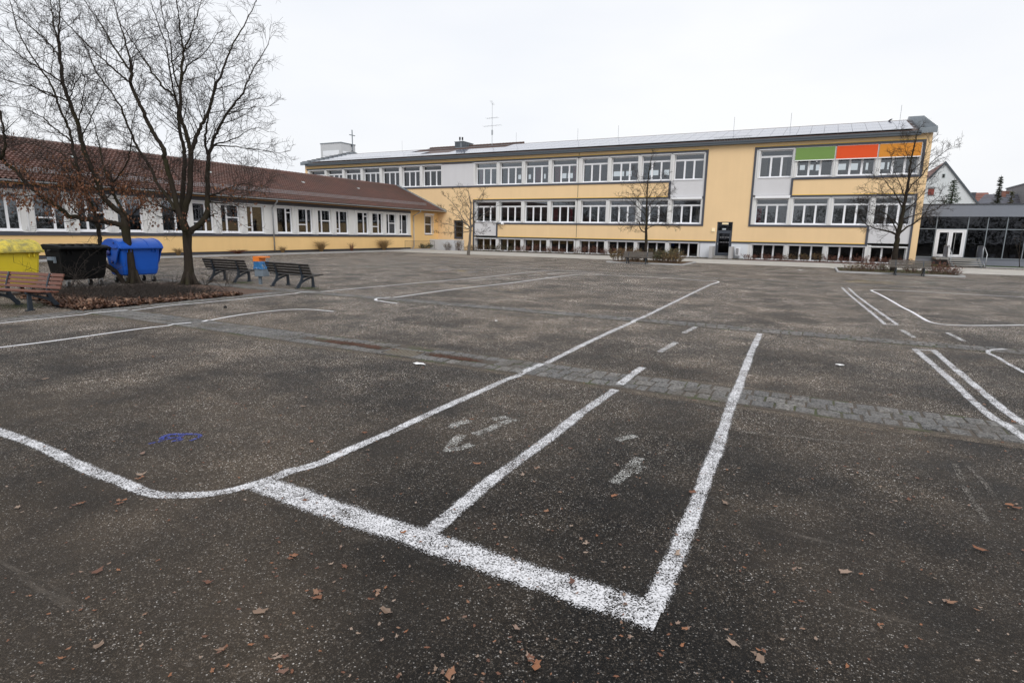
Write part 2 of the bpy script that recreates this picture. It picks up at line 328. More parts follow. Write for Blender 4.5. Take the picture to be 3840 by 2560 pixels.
# ------------------------------------------------------------------ sky and sun
w=bpy.data.worlds.new('World'); S.world=w; w.use_nodes=True; nt=w.node_tree; nt.nodes.clear()
wo=nt.nodes.new('ShaderNodeOutputWorld'); bg=nt.nodes.new('ShaderNodeBackground'); sk=nt.nodes.new('ShaderNodeTexSky'); sk.sky_type='NISHITA'; sk.sun_disc=False
SUN_E,SUN_A=R(42),R(142)   # azimuth measured clockwise from +Y
sk.sun_elevation=SUN_E; sk.sun_rotation=SUN_A; sk.dust_density=4; sk.air_density=1.5
mx=nt.nodes.new('ShaderNodeMix'); mx.data_type='RGBA'; mx.inputs[0].default_value=.93
tc=nt.nodes.new('ShaderNodeTexCoord'); nz=nt.nodes.new('ShaderNodeTexNoise'); nz.inputs['Scale'].default_value=1.6; nz.inputs['Detail'].default_value=4
mpp=nt.nodes.new('ShaderNodeMapping'); mpp.inputs['Scale'].default_value=(1,1,3); nt.links.new(tc.outputs['Generated'],mpp.inputs[0]); nt.links.new(mpp.outputs[0],nz.inputs[0])
rp=nt.nodes.new('ShaderNodeValToRGB'); rp.color_ramp.elements[0].position=.32; rp.color_ramp.elements[0].color=(5.9,6.15,6.75,1); rp.color_ramp.elements[1].position=.68; rp.color_ramp.elements[1].color=(6.75,6.85,7.1,1)
for e_,c_ in zip(rp.color_ramp.elements,((.845,.875,.945,1),(.975,.982,1,1))): e_.color=c_
sc=nt.nodes.new('ShaderNodeVectorMath'); sc.operation='SCALE'; sc.inputs['Scale'].default_value=7.0
nt.links.new(nz.outputs[0],rp.inputs[0]); nt.links.new(rp.outputs[0],sc.inputs[0]); nt.links.new(sk.outputs[0],mx.inputs[6]); nt.links.new(sc.outputs[0],mx.inputs[7]); nt.links.new(mx.outputs[2],bg.inputs[0]); bg.inputs[1].default_value=.150; nt.links.new(bg.outputs[0],wo.inputs[0])
sl=bpy.data.lights.new('sun','SUN'); sl.energy=1.5; sl.angle=R(38); sl.color=(1,.975,.94); so=bpy.data.objects.new('sun',sl); COL.objects.link(so)
sd=Vector((math.sin(SUN_A)*math.cos(SUN_E),math.cos(SUN_A)*math.cos(SUN_E),math.sin(SUN_E))); so.rotation_euler=(-sd).to_track_quat('-Z','Y').to_euler()
S.view_settings.view_transform='Standard'; S.view_settings.look='None'; S.view_settings.exposure=0.0; S.view_settings.gamma=1

# ------------------------------------------------------------------ ground
g=MB()
xs=[-420,-120,-60,-40,-20,-10,0,10,20,40,60,120,420]; ys=[-420,-120,-60,-20,0,10,20,30,40,60,120,420]
for y in ys:
    for x in xs: g.v.append((x,y,0))
for j in range(len(ys)-1):
    for i in range(len(xs)-1):
        a=j*len(xs)+i; g.face((a,a+1,a+1+len(xs),a+len(xs)))
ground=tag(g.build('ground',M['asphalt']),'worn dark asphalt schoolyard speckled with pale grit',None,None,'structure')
g=MB(); 
g.box(-37,-12.95,44.2,51.5,-.05,.012); g.box(-12.95,1.1,44.2,51.5,-.05,.012); g.box(1.1,60,43.2,51.9,-.05,.012)
path=tag(g.build('path',M['pave']),'pale paved path running along the school front',None,None,'structure')
g=MB(); g.box(-33.2,6.6,51.62,54.26,-.05,.03)
tag(g.build('soil_bed',M['soil']),'dark planting strip along the basement windows',None,None,'structure')
g=MB(); g.box(-37.2,6.7,51.5,51.62,-.05,.045)
tag(g.build('kerb_edge',M['concrete']),'thin concrete edging of the planting strip',None,None,'structure')
g=MB(); g.box(-37.14,-36.35,4,47.0,-.05,.10); gs=tag(g.build('gravel_strip',M['sand']),'weedy gravel strip at the foot of the low wing',None,None,'structure')
g=MB(); g.box(-36.35,-36.25,4,47.0,-.05,.125); tag(g.build('gravel_kerb',M['concrete']),'pale kerb along the gravel strip',None,None,'structure')
def patch(pts,z,mat,name,label,jit=.15,kind='structure'):
    # irregular filled outline, densified with jitter
    out=[]
    n=len(pts)
    for i in range(n):
        a=Vector(pts[i]);b=Vector(pts[(i+1)%n]); k=max(2,int((b-a).length/.35))
        for j in range(k):
            p=a.lerp(b,j/k); out.append((p.x+rnd.uniform(-jit,jit),p.y+rnd.uniform(-jit,jit),z))
    m_=MB(); c=(sum(p[0] for p in out)/len(out),sum(p[1] for p in out)/len(out),z+.003)
    m_.v=[c]+out
    for i in range(len(out)): m_.face((0,1+i,1+(i+1)%len(out)))
    return tag(m_.build(name,mat),label,None,None,kind)
patch([(-19.9,7.75),(-14.75,7.75),(-14.75,12.45),(-19.9,12.6)],.012,M['soil'],'soil','bare brown soil of the tree bed beside the bins',.08)
patch([(-30.6,38.4),(-26,37.9),(-21.2,38.0),(-19,40),(-20.5,43.6),(-28.5,44.0)],.008,M['sand'],'sand','sandy patch around the small young tree',.35)
patch([(-27.9,38.15),(-23.9,38.0),(-23.9,38.3),(-27.7,38.5)],.014,M['soil'],'soil','thin dark soil line in front of the young tree',.06)
patch([(-23.3,37.95),(-21.0,37.9),(-20.9,38.15),(-23.2,38.3)],.014,M['soil'],'soil','short dark soil line beside the young tree',.06)
# grass in front of the glass pavilion
def grasspatch(x0,x1,y0,y1,n,h,mat,name,label,z=0,skip=None):
    m_=MB(); m_.box(x0,x1,y0,y1,-.04,z+.02,1)
    for i in range(n):
        x=rnd.uniform(x0,x1); y=rnd.uniform(y0,y1); a=rnd.uniform(0,6.28); hh=h*rnd.uniform(.5,1.3); b=.012
        m_.quad((x-b*math.cos(a),y-b*math.sin(a),z),(x+b*math.cos(a),y+b*math.sin(a),z),(x+rnd.uniform(-.06,.06),y+rnd.uniform(-.06,.06),z+hh))
    return tag(m_.build(name,[mat,M['soil']]),label,None,None,'stuff')
grasspatch(11.35,22,54.3,56.4,9000,.12,M['grass'],'grass','narrow green lawn strip below the glass front')
grasspatch(7.1,8.85,52.6,56.4,2500,.12,M['grass'],'grass','small grass patch left of the pavilion steps')
g=MB(); g.box(11.3,22,54.15,54.3,-.05,.07); g.box(11.2,11.3,54.15,56.4,-.05,.07)
tag(g.build('kerb',M['concrete']),'low kerb in front of the pavilion lawn',None,None,'structure')
# ------------------------------------------------------------------ sett strips
def setts(name,label,x0,x1,y0,y1,rows,L,axis='x',hole=None,z=.014,par=None):
    m_=MB(); u0_,u1_,v0_,v1_=(x0,x1,y0,y1) if axis=='x' else (y0,y1,x0,x1)
    rw=(v1_-v0_)/rows
    def P(u,v,zz): return (u,v,zz) if axis=='x' else (v,u,zz)
    for r_ in range(rows):
        u=u0_+rnd.uniform(0,L)
        while u<u1_:
            l=L*rnd.uniform(.75,1.25); gp=rnd.uniform(.014,.028)
            a0,a1,b0,b1=u+gp*.5,u+l-gp*.5,v0_+r_*rw+gp*.5,v0_+(r_+1)*rw-gp*.5
            if not (hole and hole(u+l/2,(b0+b1)/2)):
                zz=z+rnd.uniform(-.006,.008); i=.016; j=lambda:rnd.uniform(-.012,.012)
                b=len(m_.v)
                for (uu,vv) in ((a0,b0),(a1,b0),(a1,b1),(a0,b1)): m_.v.append(P(uu+j()*.5,vv+j()*.5,-.01))
                for (uu,vv) in ((a0,b0),(a1,b0),(a1,b1),(a0,b1)): m_.v.append(P(uu+j()*.5,vv+j()*.5,zz-.008))
                for (uu,vv) in ((a0+i,b0+i),(a1-i,b0+i),(a1-i,b1-i),(a0+i,b1-i)): m_.v.append(P(uu+j(),vv+j(),zz+rnd.uniform(-.002,.003)))
                fl=[(8,9,10,11)]+[(k,(k+1)%4,4+(k+1)%4,4+k) for k in range(4)]+[(4+k,4+(k+1)%4,8+(k+1)%4,8+k) for k in range(4)]
                for q in fl:
                    q=tuple(b+t_ for t_ in q); m_.face(q if axis=='x' else q[::-1])
            u+=l
    c=MB(); c.box(x0-(.05 if axis=='y' else 0),x1+(.05 if axis=='y' else 0),y0-.05,y1+.05,-.05,.005)
    o=tag(m_.build(name,M['stone']),label,None,None,'structure'); cc=c.build('joint_sand',M['mortar'],o); return o
GX0,GX1=-6.0,-5.28
def h1(u,v):
    if GX0-.02<u<GX1+.02 and v>6.85: return True
    return (-7.9<u<GX0 or GX1<u<-4.0) and 7.12<v<7.45
setts('sett_gutter','three rows of grey granite setts forming the near drainage gutter',-14.1,16,6.93,7.66,3,.20,hole=h1)
setts('sett_strip','narrow double row of granite setts across the middle of the yard',-21.5,40,12.66,13.2,3,.20)
setts('sett_line','thin far row of small setts across the yard',-24,60,28.35,28.75,2,.17)
setts('sett_border','granite sett border along the front of the tree bed',-14.72,-14.12,1.2,12.6,3,.2,axis='y')
g=MB()
def blob(m_,cx,cy,rx,ry,z,n=26,mi=0):
    b=len(m_.v); m_.v.append((cx,cy,z+.006))
    for i in range(n):
        a=6.283*i/n; k=rnd.uniform(.75,1.2); m_.v.append((cx+rx*k*math.cos(a),cy+ry*k*math.sin(a),z-.004))
    for i in range(n): m_.face((b,b+1+i,b+1+(i+1)%n),mi)

for i in range(46):
    left=rnd.random()<.6; cx=rnd.gauss(-6.85,.42) if left else rnd.gauss(-4.75,.28); blob(g,cx,rnd.gauss(7.28,.05),rnd.uniform(.05,.22),rnd.uniform(.02,.07),.010+.0002*i,14)
for i in range(900):
    x=rnd.choice((rnd.gauss(-6.9,.45),rnd.gauss(-4.8,.3))); y=rnd.gauss(7.28,.07); s_=rnd.uniform(.004,.012); a=rnd.uniform(0,3)
    g.quad((x-s_*math.cos(a),y-s_*math.sin(a),.018),(x+s_*math.sin(a),y-s_*.4,.022),(x+s_*math.cos(a),y+s_*math.sin(a),.02),(x-s_*math.sin(a),y+s_,.026))
tag(g.build('silt',M['rustsoil']),'rusty brown silt gathered beside the drain grate',None,None,'stuff')
# drain grate
t=empty('drain_grate',((GX0+GX1)/2,7.17,0)); tag(t,'rusty iron drain grate set in the near sett gutter','drain grate')
hw=(GX1-GX0)/2
g=MB(); g.box(-hw,hw,-.25,-.21,-.04,.02); g.box(-hw,hw,.21,.25,-.04,.02); g.box(-hw,-hw+.04,-.21,.21,-.04,.02); g.box(hw-.04,hw,-.21,.21,-.04,.02); g.build('frame',M['stone'],t)
g=MB(); 
for i in range(11):
    x=-hw+.06+i*(2*hw-.12)/10; g.hexa([(x-.014+.05,-.208,-.02),(x+.014+.05,-.208,-.02),(x+.014-.0,.208,-.02),(x-.014-.0,.208,-.02),(x-.014+.05,-.208,.016),(x+.014+.05,-.208,.016),(x+.014,.208,.016),(x-.014,.208,.016)]) if x+.064<hw-.04 else None
M['rustiron']=simple('worn_iron',(.20,.17,.12),.5,.3,8,60,.4); g.build('grille_bars',M['rustiron'],t)
g=MB(); g.box(-hw+.02,hw-.02,-.22,.22,-.04,.0062); g.build('shaft',M['dark'],t)
# ------------------------------------------------------------------ painted lines
def smoothpts(P_,k=6):
    out=[]
    n=len(P_)
    for i in range(n-1):
        p0=P_[max(i-1,0)];p1=P_[i];p2=P_[i+1];p3=P_[min(i+2,n-1)]
        for j in range(k):
            t_=j/k; out.append(tuple(.5*((2*p1[c])+(-p0[c]+p2[c])*t_+(2*p0[c]-5*p1[c]+4*p2[c]-p3[c])*t_**2+(-p0[c]+3*p1[c]-3*p2[c]+p3[c])*t_**3) for c in range(len(p1))))
    out.append(tuple(P_[-1])); return out
def onsett(x,y): return (-14.1<x<16 and 6.91<y<7.68) or (12.64<y<13.22 and x>-21) or (28.33<y<28.77) or (-14.74<x<-14.1 and y<12.6)
ZL=[.0]
def strip(m_,pts,wd,z=.0045,zs=.022,wj=.06):
    # pts world (x,y); resample every 6 cm so the paint follows setts
    q=[Vector((p[0],p[1])) for p in pts]; out=[q[0]]
    for a,b in zip(q,q[1:]):
        l=(b-a).length; k=max(1,int(l/.12))
        for j in range(1,k+1): out.append(a.lerp(b,j/k))
    b0=len(m_.v)
    if m_.uv is None: m_.uv=[]
    L=0
    for i,p in enumerate(out):
        d=(out[min(i+1,len(out)-1)]-out[max(i-1,0)]); d.normalize(); nrm=Vector((-d.y,d.x))
        if i: L+=(p-out[i-1]).length
        ww=wd*.5*(1+wj*math.sin(L*3.1+b0)+wj*.6*math.sin(L*7.7)); zz=zs if onsett(p.x,p.y) else z
        for s_ in (-1,1): m_.v.append((p.x+nrm.x*ww*s_,p.y+nrm.y*ww*s_,zz)); m_.uv.append((L,0 if s_<0 else 1))
    for i in range(len(out)-1): m_.face((b0+2*i+1,b0+2*i,b0+2*i+2,b0+2*i+3))
g5=lambda X,Y:(X*.5740,1000+Y*.5740)
g6=lambda X,Y:(1200+X*.5740,1000+Y*.5740)
g7=lambda X,Y:(2500+X*.5739,1000+Y*.5739)
gl=lambda X,Y:(1200+X*.42517,940+Y*.42517)
zz_=lambda X,Y:(2900+X*.39966,940+Y*.39956)
gf=lambda X,Y:(X*1.6327,Y*1.6327)
def W2(L): return [tuple(G(*p))[:2] for p in L]
M['paintn']=paint('flaked_number_paint',(.84,.84,.80),.90,0); M['scuff']=paint('pale_scuff',(.26,.235,.205),.88,0)
M['dust']=paint('tan_dust',(.17,.135,.10),1.02,0)
def line(label,segs,wd,mat='paint',z=.0045,smooth=True,wj=.06,name='painted_line'):
    m_=MB(); ZL[0]+=.00012
    for sg in segs:
        P_=W2(sg) if len(sg[0])==2 and max(abs(sg[0][0]),abs(sg[0][1]))>45 else sg
        strip(m_,smoothpts(P_,5) if smooth and len(P_)>2 else P_,wd,z+ZL[0],.022+ZL[0],wj)
    return tag(m_.build(name,M[mat]),label,None,None,'structure')
line('long white court line curving in from the left and running to the far corner',[
 [g5(*p) for p in [(-260,985),(0,1080),(150,1130),(300,1190),(450,1265),(600,1335),(750,1390),(870,1440),(960,1475),(1050,1492),(1200,1495),(1350,1488),(1500,1465),(1650,1425),(1780,1385),(1900,1335)]]+[g6(*p) for p in [(0,1285),(160,1210),(430,1095),(560,1035),(730,955),(900,880),(1060,810),(1200,745),(1290,712),(1400,665),(1500,620),(1700,520),(1900,425),(2080,345),(2265,255)]]+[g7(*p) for p in [(170,172),(290,115)]]],.152)
line('thin white court outline with a hooked end on the left',[[g6(505,240),g6(430,230),g6(385,222)],[g6(*p) for p in [(385,224),(362,217),(385,209),(430,207),(510,198),(600,185),(800,157),(1000,133),(1200,112),(1400,86),(1550,66),(1680,52),(1760,52),(1860,55),(2000,60),(2265,73)]]+[g7(*p) for p in [(200,88),(290,92),(325,95),(340,99),(330,104),(290,115)]]],.10,'paintf')
line('white line from the left edge along the tree bed into the far yard',[[g5(*p) for p in [(-300,405),(0,370),(300,338),(600,308),(800,292),(950,275),(1100,255),(1350,233),(1600,208),(1800,188),(2000,168)]]+[gl(*p) for p in [(0,363),(400,325),(740,296),(1110,264),(1400,238),(1640,213),(1800,195),(1960,180),(2050,176),(2150,178),(2352,188)]]],.085,'paintf')
line('white line at left that crosses the gutter and ends in a curve',[[g5(*p) for p in [(-300,570),(0,528),(300,492),(600,450),(900,408),(1100,385),(1250,372)]],[g5(*p) for p in [(1325,365),(1400,345),(1550,318),(1700,298),(1850,283),(1950,279),(2050,281),(2180,293)]]],.095,'paintf')
line('broad thick white bar nearest to the viewer',[[gf(*p) for p in [(604,1112),(760,1170),(960,1235),(1150,1300),(1330,1360),(1514,1418)]]],.305,'paintb',z=.005,smooth=False,wj=.03)
line('short white line running from the broad bar over the gutter',[[gf(968,1240)]+[g6(*p) for p in [(1100,1410),(1300,1265),(1500,1120),(1700,960),(1930,803)]],[g6(*p) for p in [(1955,780),(2020,730),(2060,690),(2110,658)]]],.165,smooth=False)
line('straight white line from the right end of the broad bar to the second sett strip',[[gf(1497,1400),gf(1555,1270)]+[g7(*p) for p in [(190,1568),(260,1360),(340,1160),(420,905),(455,830),(500,700),(560,540),(610,435)]]],.158,smooth=False)
def dl(label,a,b,c1,c2,wd):
    line(label,[a,b,c1]+([c2] if c2 else []),wd,smooth=False)
dl('far pair of parallel white lines closed at both ends',[zz_(*p) for p in [(645,347),(720,420),(830,510),(930,590),(1048,690)]],[zz_(*p) for p in [(705,350),(780,420),(880,495),(1000,580),(1100,650),(1165,695)]],[zz_(636,347),zz_(715,350)],[zz_(1030,692),zz_(1172,696)],.12)
line('white court corner line curving off to the right edge',[[zz_(*p) for p in [(2700,452),(2352,435),(1800,408),(1300,380),(1100,371),(1000,368),(950,368),(920,373),(940,385),(980,402),(1080,455),(1200,525),(1300,575),(1400,635),(1450,662),(1500,677),(1600,693),(1800,702),(2100,702),(2352,698),(2700,690)]]],.10,'paintf')
dl('near pair of parallel white lines leaving the picture at right',[g7(*p) for p in [(1625,543),(1740,640),(1860,745),(1980,860),(2100,965),(2220,1050),(2335,1130),(2460,1215)]],[g7(*p) for p in [(1745,548),(1850,640),(1970,740),(2100,850),(2220,950),(2335,1030),(2460,1110)]],[g7(1608,541),g7(1765,549)],None,.145)
line('short white line angling in at the right edge beside the sett strip',[[g7(*p) for p in [(2215,545),(2140,548),(2100,556),(2100,566),(2160,592),(2240,640),(2335,690),(2450,745)]]],.10,smooth=False)
line('short faded white dash left of the other two right-hand dashes',[[zz_(1200,742),zz_(1325,818)]],.14,'paintw')
line('short faded white dash nearest the right edge',[[zz_(1625,768),zz_(1790,850)]],.14,'paintw')
line('short white dash just beyond the straight line and close to the second sett strip',[[g7(190,394),g7(112,434)]],.15,'paintw')
line('short white dash between two long court lines',[[(2536,1284),(2474,1320)]],.15,'paintw')
line('short white dash far out in the middle of the yard',[[gl(1835,222),gl(1937,212)]],.12,'paintw')
line('thin white arc far out in the yard',[[gl(*p) for p in [(2005,208),(2060,202),(2120,197),(2240,195),(2352,200),(2500,208)]]],.09,'paintf')
m_=[]
for i in range(9): m_.append([gl(1300+i*36,272-i*4.5),gl(1480+i*45,240+i*2.4)])
line('faint hatched field of thin white stripes in the far yard',m_,.10,'painto',smooth=False)
line('dashed yellowish line across the far yard',[[gl(860+i*66,292+i*4.5),gl(905+i*66,295+i*4.5)] for i in range(14)],.09,'chalky',smooth=False)
line('flaked white numeral between the first two near lines',[[g6(855,1058),g6(890,1030),g6(980,1008)],[g6(1005,1098),g6(1090,1070),g6(1180,1030),g6(1268,998)],[g6(930,1100),g6(880,1145),g6(835,1212)],[g6(850,1198),g6(920,1188),g6(995,1163)],[g6(1130,1000),g6(1225,985)]],.15,'paintn',smooth=False)
line('flaked white numeral near the straight line on the right',[[g6(2085,1250),g6(2045,1300),g6(2000,1350),g6(1915,1418)],[g6(1940,1135),g6(2060,1105)],[g6(2100,1300),g6(2040,1345)]],.15,'paintn',smooth=False)
def wline(label,P_,wd,mat):
    m_=MB(); ZL[0]+=.00012; strip(m_,P_,wd,.003+ZL[0]*.1,.003,.25); return tag(m_.build('dust_strip',M[mat]),label,None,None,'structure')
wline('tan dust along the near side of the sett gutter',[(-14,6.84),(-9,6.8),(-4,6.83),(0,6.8),(4,6.84),(12,6.83)],.26,'dust')
wline('tan dust along the far side of the sett gutter',[(-14,7.72),(-9,7.75),(-5,7.72),(0,7.75)],.18,'dust')
line('thin pale scuff at the right of the foreground',[[g7(*p) for p in [(1880,1290),(1920,1380),(1960,1470),(2020,1560),(2100,1680)]],[g7(*p) for p in [(1960,1300),(2060,1400),(2150,1520)]]],.07,'scuff',name='scuff_mark')
line('pale scuff streak right of the straight line',[[g7(*p) for p in [(480,1080),(800,1110),(1060,1140),(1300,1168)]],[g7(*p) for p in [(1200,1155),(1290,1165)]]],.09,'scuff',name='scuff_mark')
line('blue chalk scribble on the asphalt at left',[[g5(*p) for p in [(970,1160),(1050,1142),(1060,1120),(1110,1100),(1200,1097),(1280,1098),(1310,1110),(1270,1130),(1240,1140)]],[g5(*p) for p in [(1060,1138),(1100,1128),(1160,1118),(1180,1135),(1120,1142)]],[g5(*p) for p in [(1080,1112),(1130,1118),(1200,1108)]]],.05,'chalkb',wj=.3,name='chalk_drawing')
line('yellow chalk smears in front of the right-hand bed',[[zz_(665,286),zz_(900,290)],[zz_(760,278),zz_(960,284)],[zz_(840,300),zz_(1140,308)],[zz_(950,292),zz_(1180,300)],[zz_(700,292),zz_(850,300)]],.22,'chalky',smooth=False,name='chalk_drawing')
line('pale green chalk dashes in front of the right-hand bench',[[zz_(860,272),zz_(1000,276)],[zz_(1050,283),zz_(1150,290)],[zz_(1170,288),zz_(1300,300)],[zz_(1310,292),zz_(1500,308)],[zz_(1425,290),zz_(1640,311)]],.17,'chalkg',smooth=False,name='chalk_drawing')
line('yellow chalk streak far out in the yard',[[gl(1150,180),gl(1380,180)],[gl(1210,168),gl(1280,186)],[gl(1240,176),gl(1330,174)]],.14,'chalky',smooth=False,name='chalk_drawing')
line('light blue chalk streak far out in the yard',[[gl(1050,172),gl(1130,168)],[gl(1300,186),gl(1390,184)],[gl(1060,99),gl(1140,98)]],.16,'chalkl',smooth=False,name='chalk_drawing')
line('reddish chalk streak far out in the yard',[[gl(1010,190),gl(1130,184)],[gl(1080,178),gl(1150,188)]],.14,'chalkr',smooth=False,name='chalk_drawing')
line('pale greenish chalk streaks left of the far coloured ones',[[gl(170,140),gl(250,139)],[gl(300,136),gl(430,140)],[gl(400,144),gl(560,142)],[gl(560,140),gl(740,143)],[gl(830,134),gl(880,134)]],.16,'chalkg',smooth=False,name='chalk_drawing')
line('white chalk streaks near the sandy patch',[[gl(1215,109),gl(1350,108)],[gl(1430,138),gl(1540,149)],[gl(700,190),gl(900,193)],[gl(640,103),gl(780,107)]],.10,'painto',smooth=False,name='chalk_drawing')
# ------------------------------------------------------------------ windows
def winframe(m_,w_,h_,y,mull,trans,fw=.085,mw=.12,lower=None,mi=0):
    """frame facing -y. mull: x list, trans: z or None (full width), lower: list of (x0,x1,z) extra transoms"""
    d0,d1=y,y+.07
    m_.box(0,fw,d0,d1,0,h_,mi); m_.box(w_-fw,w_,d0,d1,0,h_,mi)
    m_.box(fw,w_-fw,d0,d1,0,.12,mi); m_.box(fw,w_-fw,d0,d1,h_-fw,h_,mi)
    top=h_-fw
    if trans: m_.box(fw,w_-fw,d0-.01,d1,trans,trans+.15,mi); top=trans
    for x in mull: m_.box(x-mw/2,x+mw/2,d0-.006,d1-.003,.12,top,mi)
    for (a,b,z) in (lower or []): m_.box(a,b,d0+.003,d1-.004,z-.04,z+.04,mi)
def mkwin(name,w_,h_,rec,mull,trans,fw=.085,mw=.12,lower=None,glass='glass',sill=True,rail=True,top=None,parent=None,loc=(0,0,0),shut=False):
    m_=MB(); winframe(m_,w_,h_,rec,mull,trans,fw,mw,lower)
    if sill: m_.box(-.02,w_+.02,-.05,rec-.002,-.04,.012)
    o=m_.build(name,M['white'],parent,loc=loc)
    m_=MB(); m_.box(fw*.5,w_-fw*.5,rec+.03,rec+.036,.05,h_-.04); gl_=m_.build('glass',M[glass],o)
    if rail:
        m_=MB(); m_.box(-.13,w_+.06,-.035,.02,h_+.02,h_+.085); m_.box(-.15,-.12,-.03,.03,.03,h_+.09); m_.box(w_+.07,w_+.10,-.03,.03,.03,h_+.09)
        m_.box(-.13,w_+.06,-.05,-.04,h_+.005,h_+.03)
        m_.build('shutter_rail',M['rail'],o)
    if shut:
        m_=MB(); m_.box(-.1,w_+.1,-.16,.04,h_+.02,h_+.24); m_.build('shutter_box',M['white'],o)
    return o
class Pieces:
    def __init__(s,cls): s.c=cls; s.l=[]
    def bx(s,*a): s.l.append(a)
    def build(s,name,mat,par):
        for a in s.l:
            q=s.c(); q.bx(*a); q.build(name,mat,par)
YF=54.29
SB=empty('school_building',(-25,YF,0)); tag(SB,'long three storey yellow school building with grey window bands and solar roof','building')
OX=25.0
class LB(MB):   # world X -> local of school building
    def bx(s,x0,x1,y0,y1,z0,z1,mi=0): s.box(x0+OX,x1+OX,y0,y1,z0,z1,mi)
X0,X1=-57.5,6.93
wall=LB()
T=.42
wall.bx(X0,X1,0,T,9.17,10.0)
wall.bx(X0,-57.12,0,T,6.8,9.17)
wall.bx(X0,-12.2,.004,T,5.3,6.72)
wall.bx(X0,-35.5,0,T,0,5.3); wall.bx(-34.24,-32.9,0,T,0,5.3); wall.bx(-35.5,-34.24,0,T,3.2,5.3); wall.bx(-35.5,-34.24,0,T,0,1.17)
wall.bx(-30.0,-9.2,.004,T,1.45,2.9)
wall.bx(-9.2,-7.88,0,T,1.46,9.17); wall.bx(-6.58,-5.22,0,T,1.46,9.17); wall.bx(-7.88,-6.58,0,T,3.2,9.17)
wall.bx(-5.22,3.5,.004,T,1.45,2.9)
wall.bx(-2.25,X1,.004,T,5.3,6.7); wall.bx(6.45,X1,0,T,0,5.3); wall.bx(6.45,X1,0,T,6.7,9.17)
# end walls and rear (rear has a ribbon opening on the top floor)
DEP=16.0
def gable(m_,xa,xb):
    m_.prism([(T,0),(DEP,0),(DEP,10.0),(DEP/2,12.1),(T,10.0)],xa+OX,xb+OX,'x')
gable(wall,X0,X0+.3); gable(wall,X1-.3,X1)
wall.bx(X0+.3,X1-.3,DEP-.3,DEP,0,7.2); wall.bx(X0+.3,X1-.3,DEP-.3,DEP,9.5,10.0)
wall.build('wall',M['yellow'],SB)
pn=Pieces(LB)
pn.bx(-36.97,-33.0,.01,T,6.8,9.12)
pn.bx(-32.8,-30.1,.012,T,1.62,2.99); pn.bx(-12.2,-9.2,.012,T,5.42,6.79)
pn.bx(-5.2,-2.3,.012,T,5.42,6.79); pn.bx(3.6,6.4,.012,T,1.62,2.99)
for q in (pn,): q.build('grey_panel',M['greypanel'],SB)
pl=Pieces(LB); pl.bx(-9.2,-7.9,.01,T,0,1.45); pl.bx(-6.56,-5.2,.01,T,0,1.45); pl.build('plinth',M['plinthw'],SB)
bd=Pieces(LB); D=-.06
def band(x0,x1,z0,z1): bd.bx(x0,x1,D,.02,z0,z1)
band(-57.2,-9.06,9.17,9.34); band(-9.24,-9.06,2.83,9.17)
band(-57.2,-12.14,6.65,6.8); band(-12.32,-12.14,5.38,6.65); band(-32.98,-12.14,5.22,5.38)
band(-32.98,-32.82,0,5.22); band(-30.12,-9.24,2.83,2.99); band(-30.12,-29.96,1.54,2.83); band(-30.12,-7.9,1.39,1.53)
band(-5.32,6.58,9.17,9.34); band(-5.32,-5.16,2.83,9.17); band(6.42,6.58,6.63,9.17); band(-2.32,6.42,6.63,6.78); band(-2.32,-2.16,5.39,6.63)
band(-2.32,6.5,5.23,5.39); band(6.36,6.5,0,5.23); band(-5.16,3.62,2.83,2.99); band(3.46,3.62,1.54,2.83); band(-6.56,3.62,1.39,1.53)
bd.build('window_band',M['anth'],SB)
yl=Pieces(LB)
for x0,x1,z in ((-57.1,-9.1,9.345),(-12.1-20.8,-12.4,5.385),(-29.95,-7.9,1.535),(-5.3,6.5,9.345),(-2.15,6.3,5.395),(-6.55,3.45,1.535)): yl.bx(x0,x1,-.02,.0,z,z+.045)
yl.build('yellow_edge',M['yellowline'],SB)
jn=LB(); 
for z0,z1 in ((9.40,9.62),(5.44,6.64),(1.6,2.82)):
    jn=LB(); jn.bx(-21.10,-21.06,-.006,.01,z0,z1); jn.build('expansion_joint',M['dark'],SB)
# window bays
up=[(-57.04+i*2.863,-57.04+(i+1)*2.863) for i in range(7)]
mid=[(-33.0,-30.07),(-30.07,-27.13),(-27.13,-24.18),(-24.18,-21.2),(-20.96,-18.06),(-18.06,-15.15),(-15.15,-12.2),(-12.2,-9.3)]
rt=[(-5.1,-2.25),(-2.25,.68),(.68,3.58),(3.58,6.38)]
pr=Pieces(LB)
protos={}
def bay(x0,x1,z0,h_,kind,piers=True,noright=False):
    w_=(x1-x0)-.36; key=(kind,round(w_,1))
    third=w_/3
    if key not in protos:
        pass
    if kind=='base':
        o=mkwin('basement_window',w_,h_,.42,[third,2*third],None,.05,.13,None,'glassd',False,True)
    else:
        o=mkwin('window',w_,h_,.38,[third+.02,2*third-.0],h_-.58,.07,.15,None,'glass' if kind!='low' else 'glass',True,kind!='box',None,None,(0,0,0),kind=='box')
    o.parent=SB; o.location=(x0+.24+OX,0,z0)
    if piers:
        pr.bx(x0-.12,x0+.24,.015,.5,z0-.08,z0+h_+.14)
    return o
WU=[]
for a,b in up+mid+rt: WU.append(bay(a,b,6.86,2.22,'up'))
for a,b in mid[:-1]+rt[1:]: bay(a,b,3.03,2.12,'low')
bay(mid[-1][0],mid[-1][1],3.03,2.12,'box'); bay(rt[0][0],rt[0][1],3.03,2.12,'box')
for a,b in mid+rt[:-1]: bay(a,b,.02,1.29,'base')
bay(rt[3][0]+.1,rt[3][1],.02,1.29,'base')
for x in (-36.97,-21.2,-9.3,-2.25+8.63):
    pr.bx(x-.12,x+.06 if x<6 else x+.04,.015,.5,6.78,9.12)
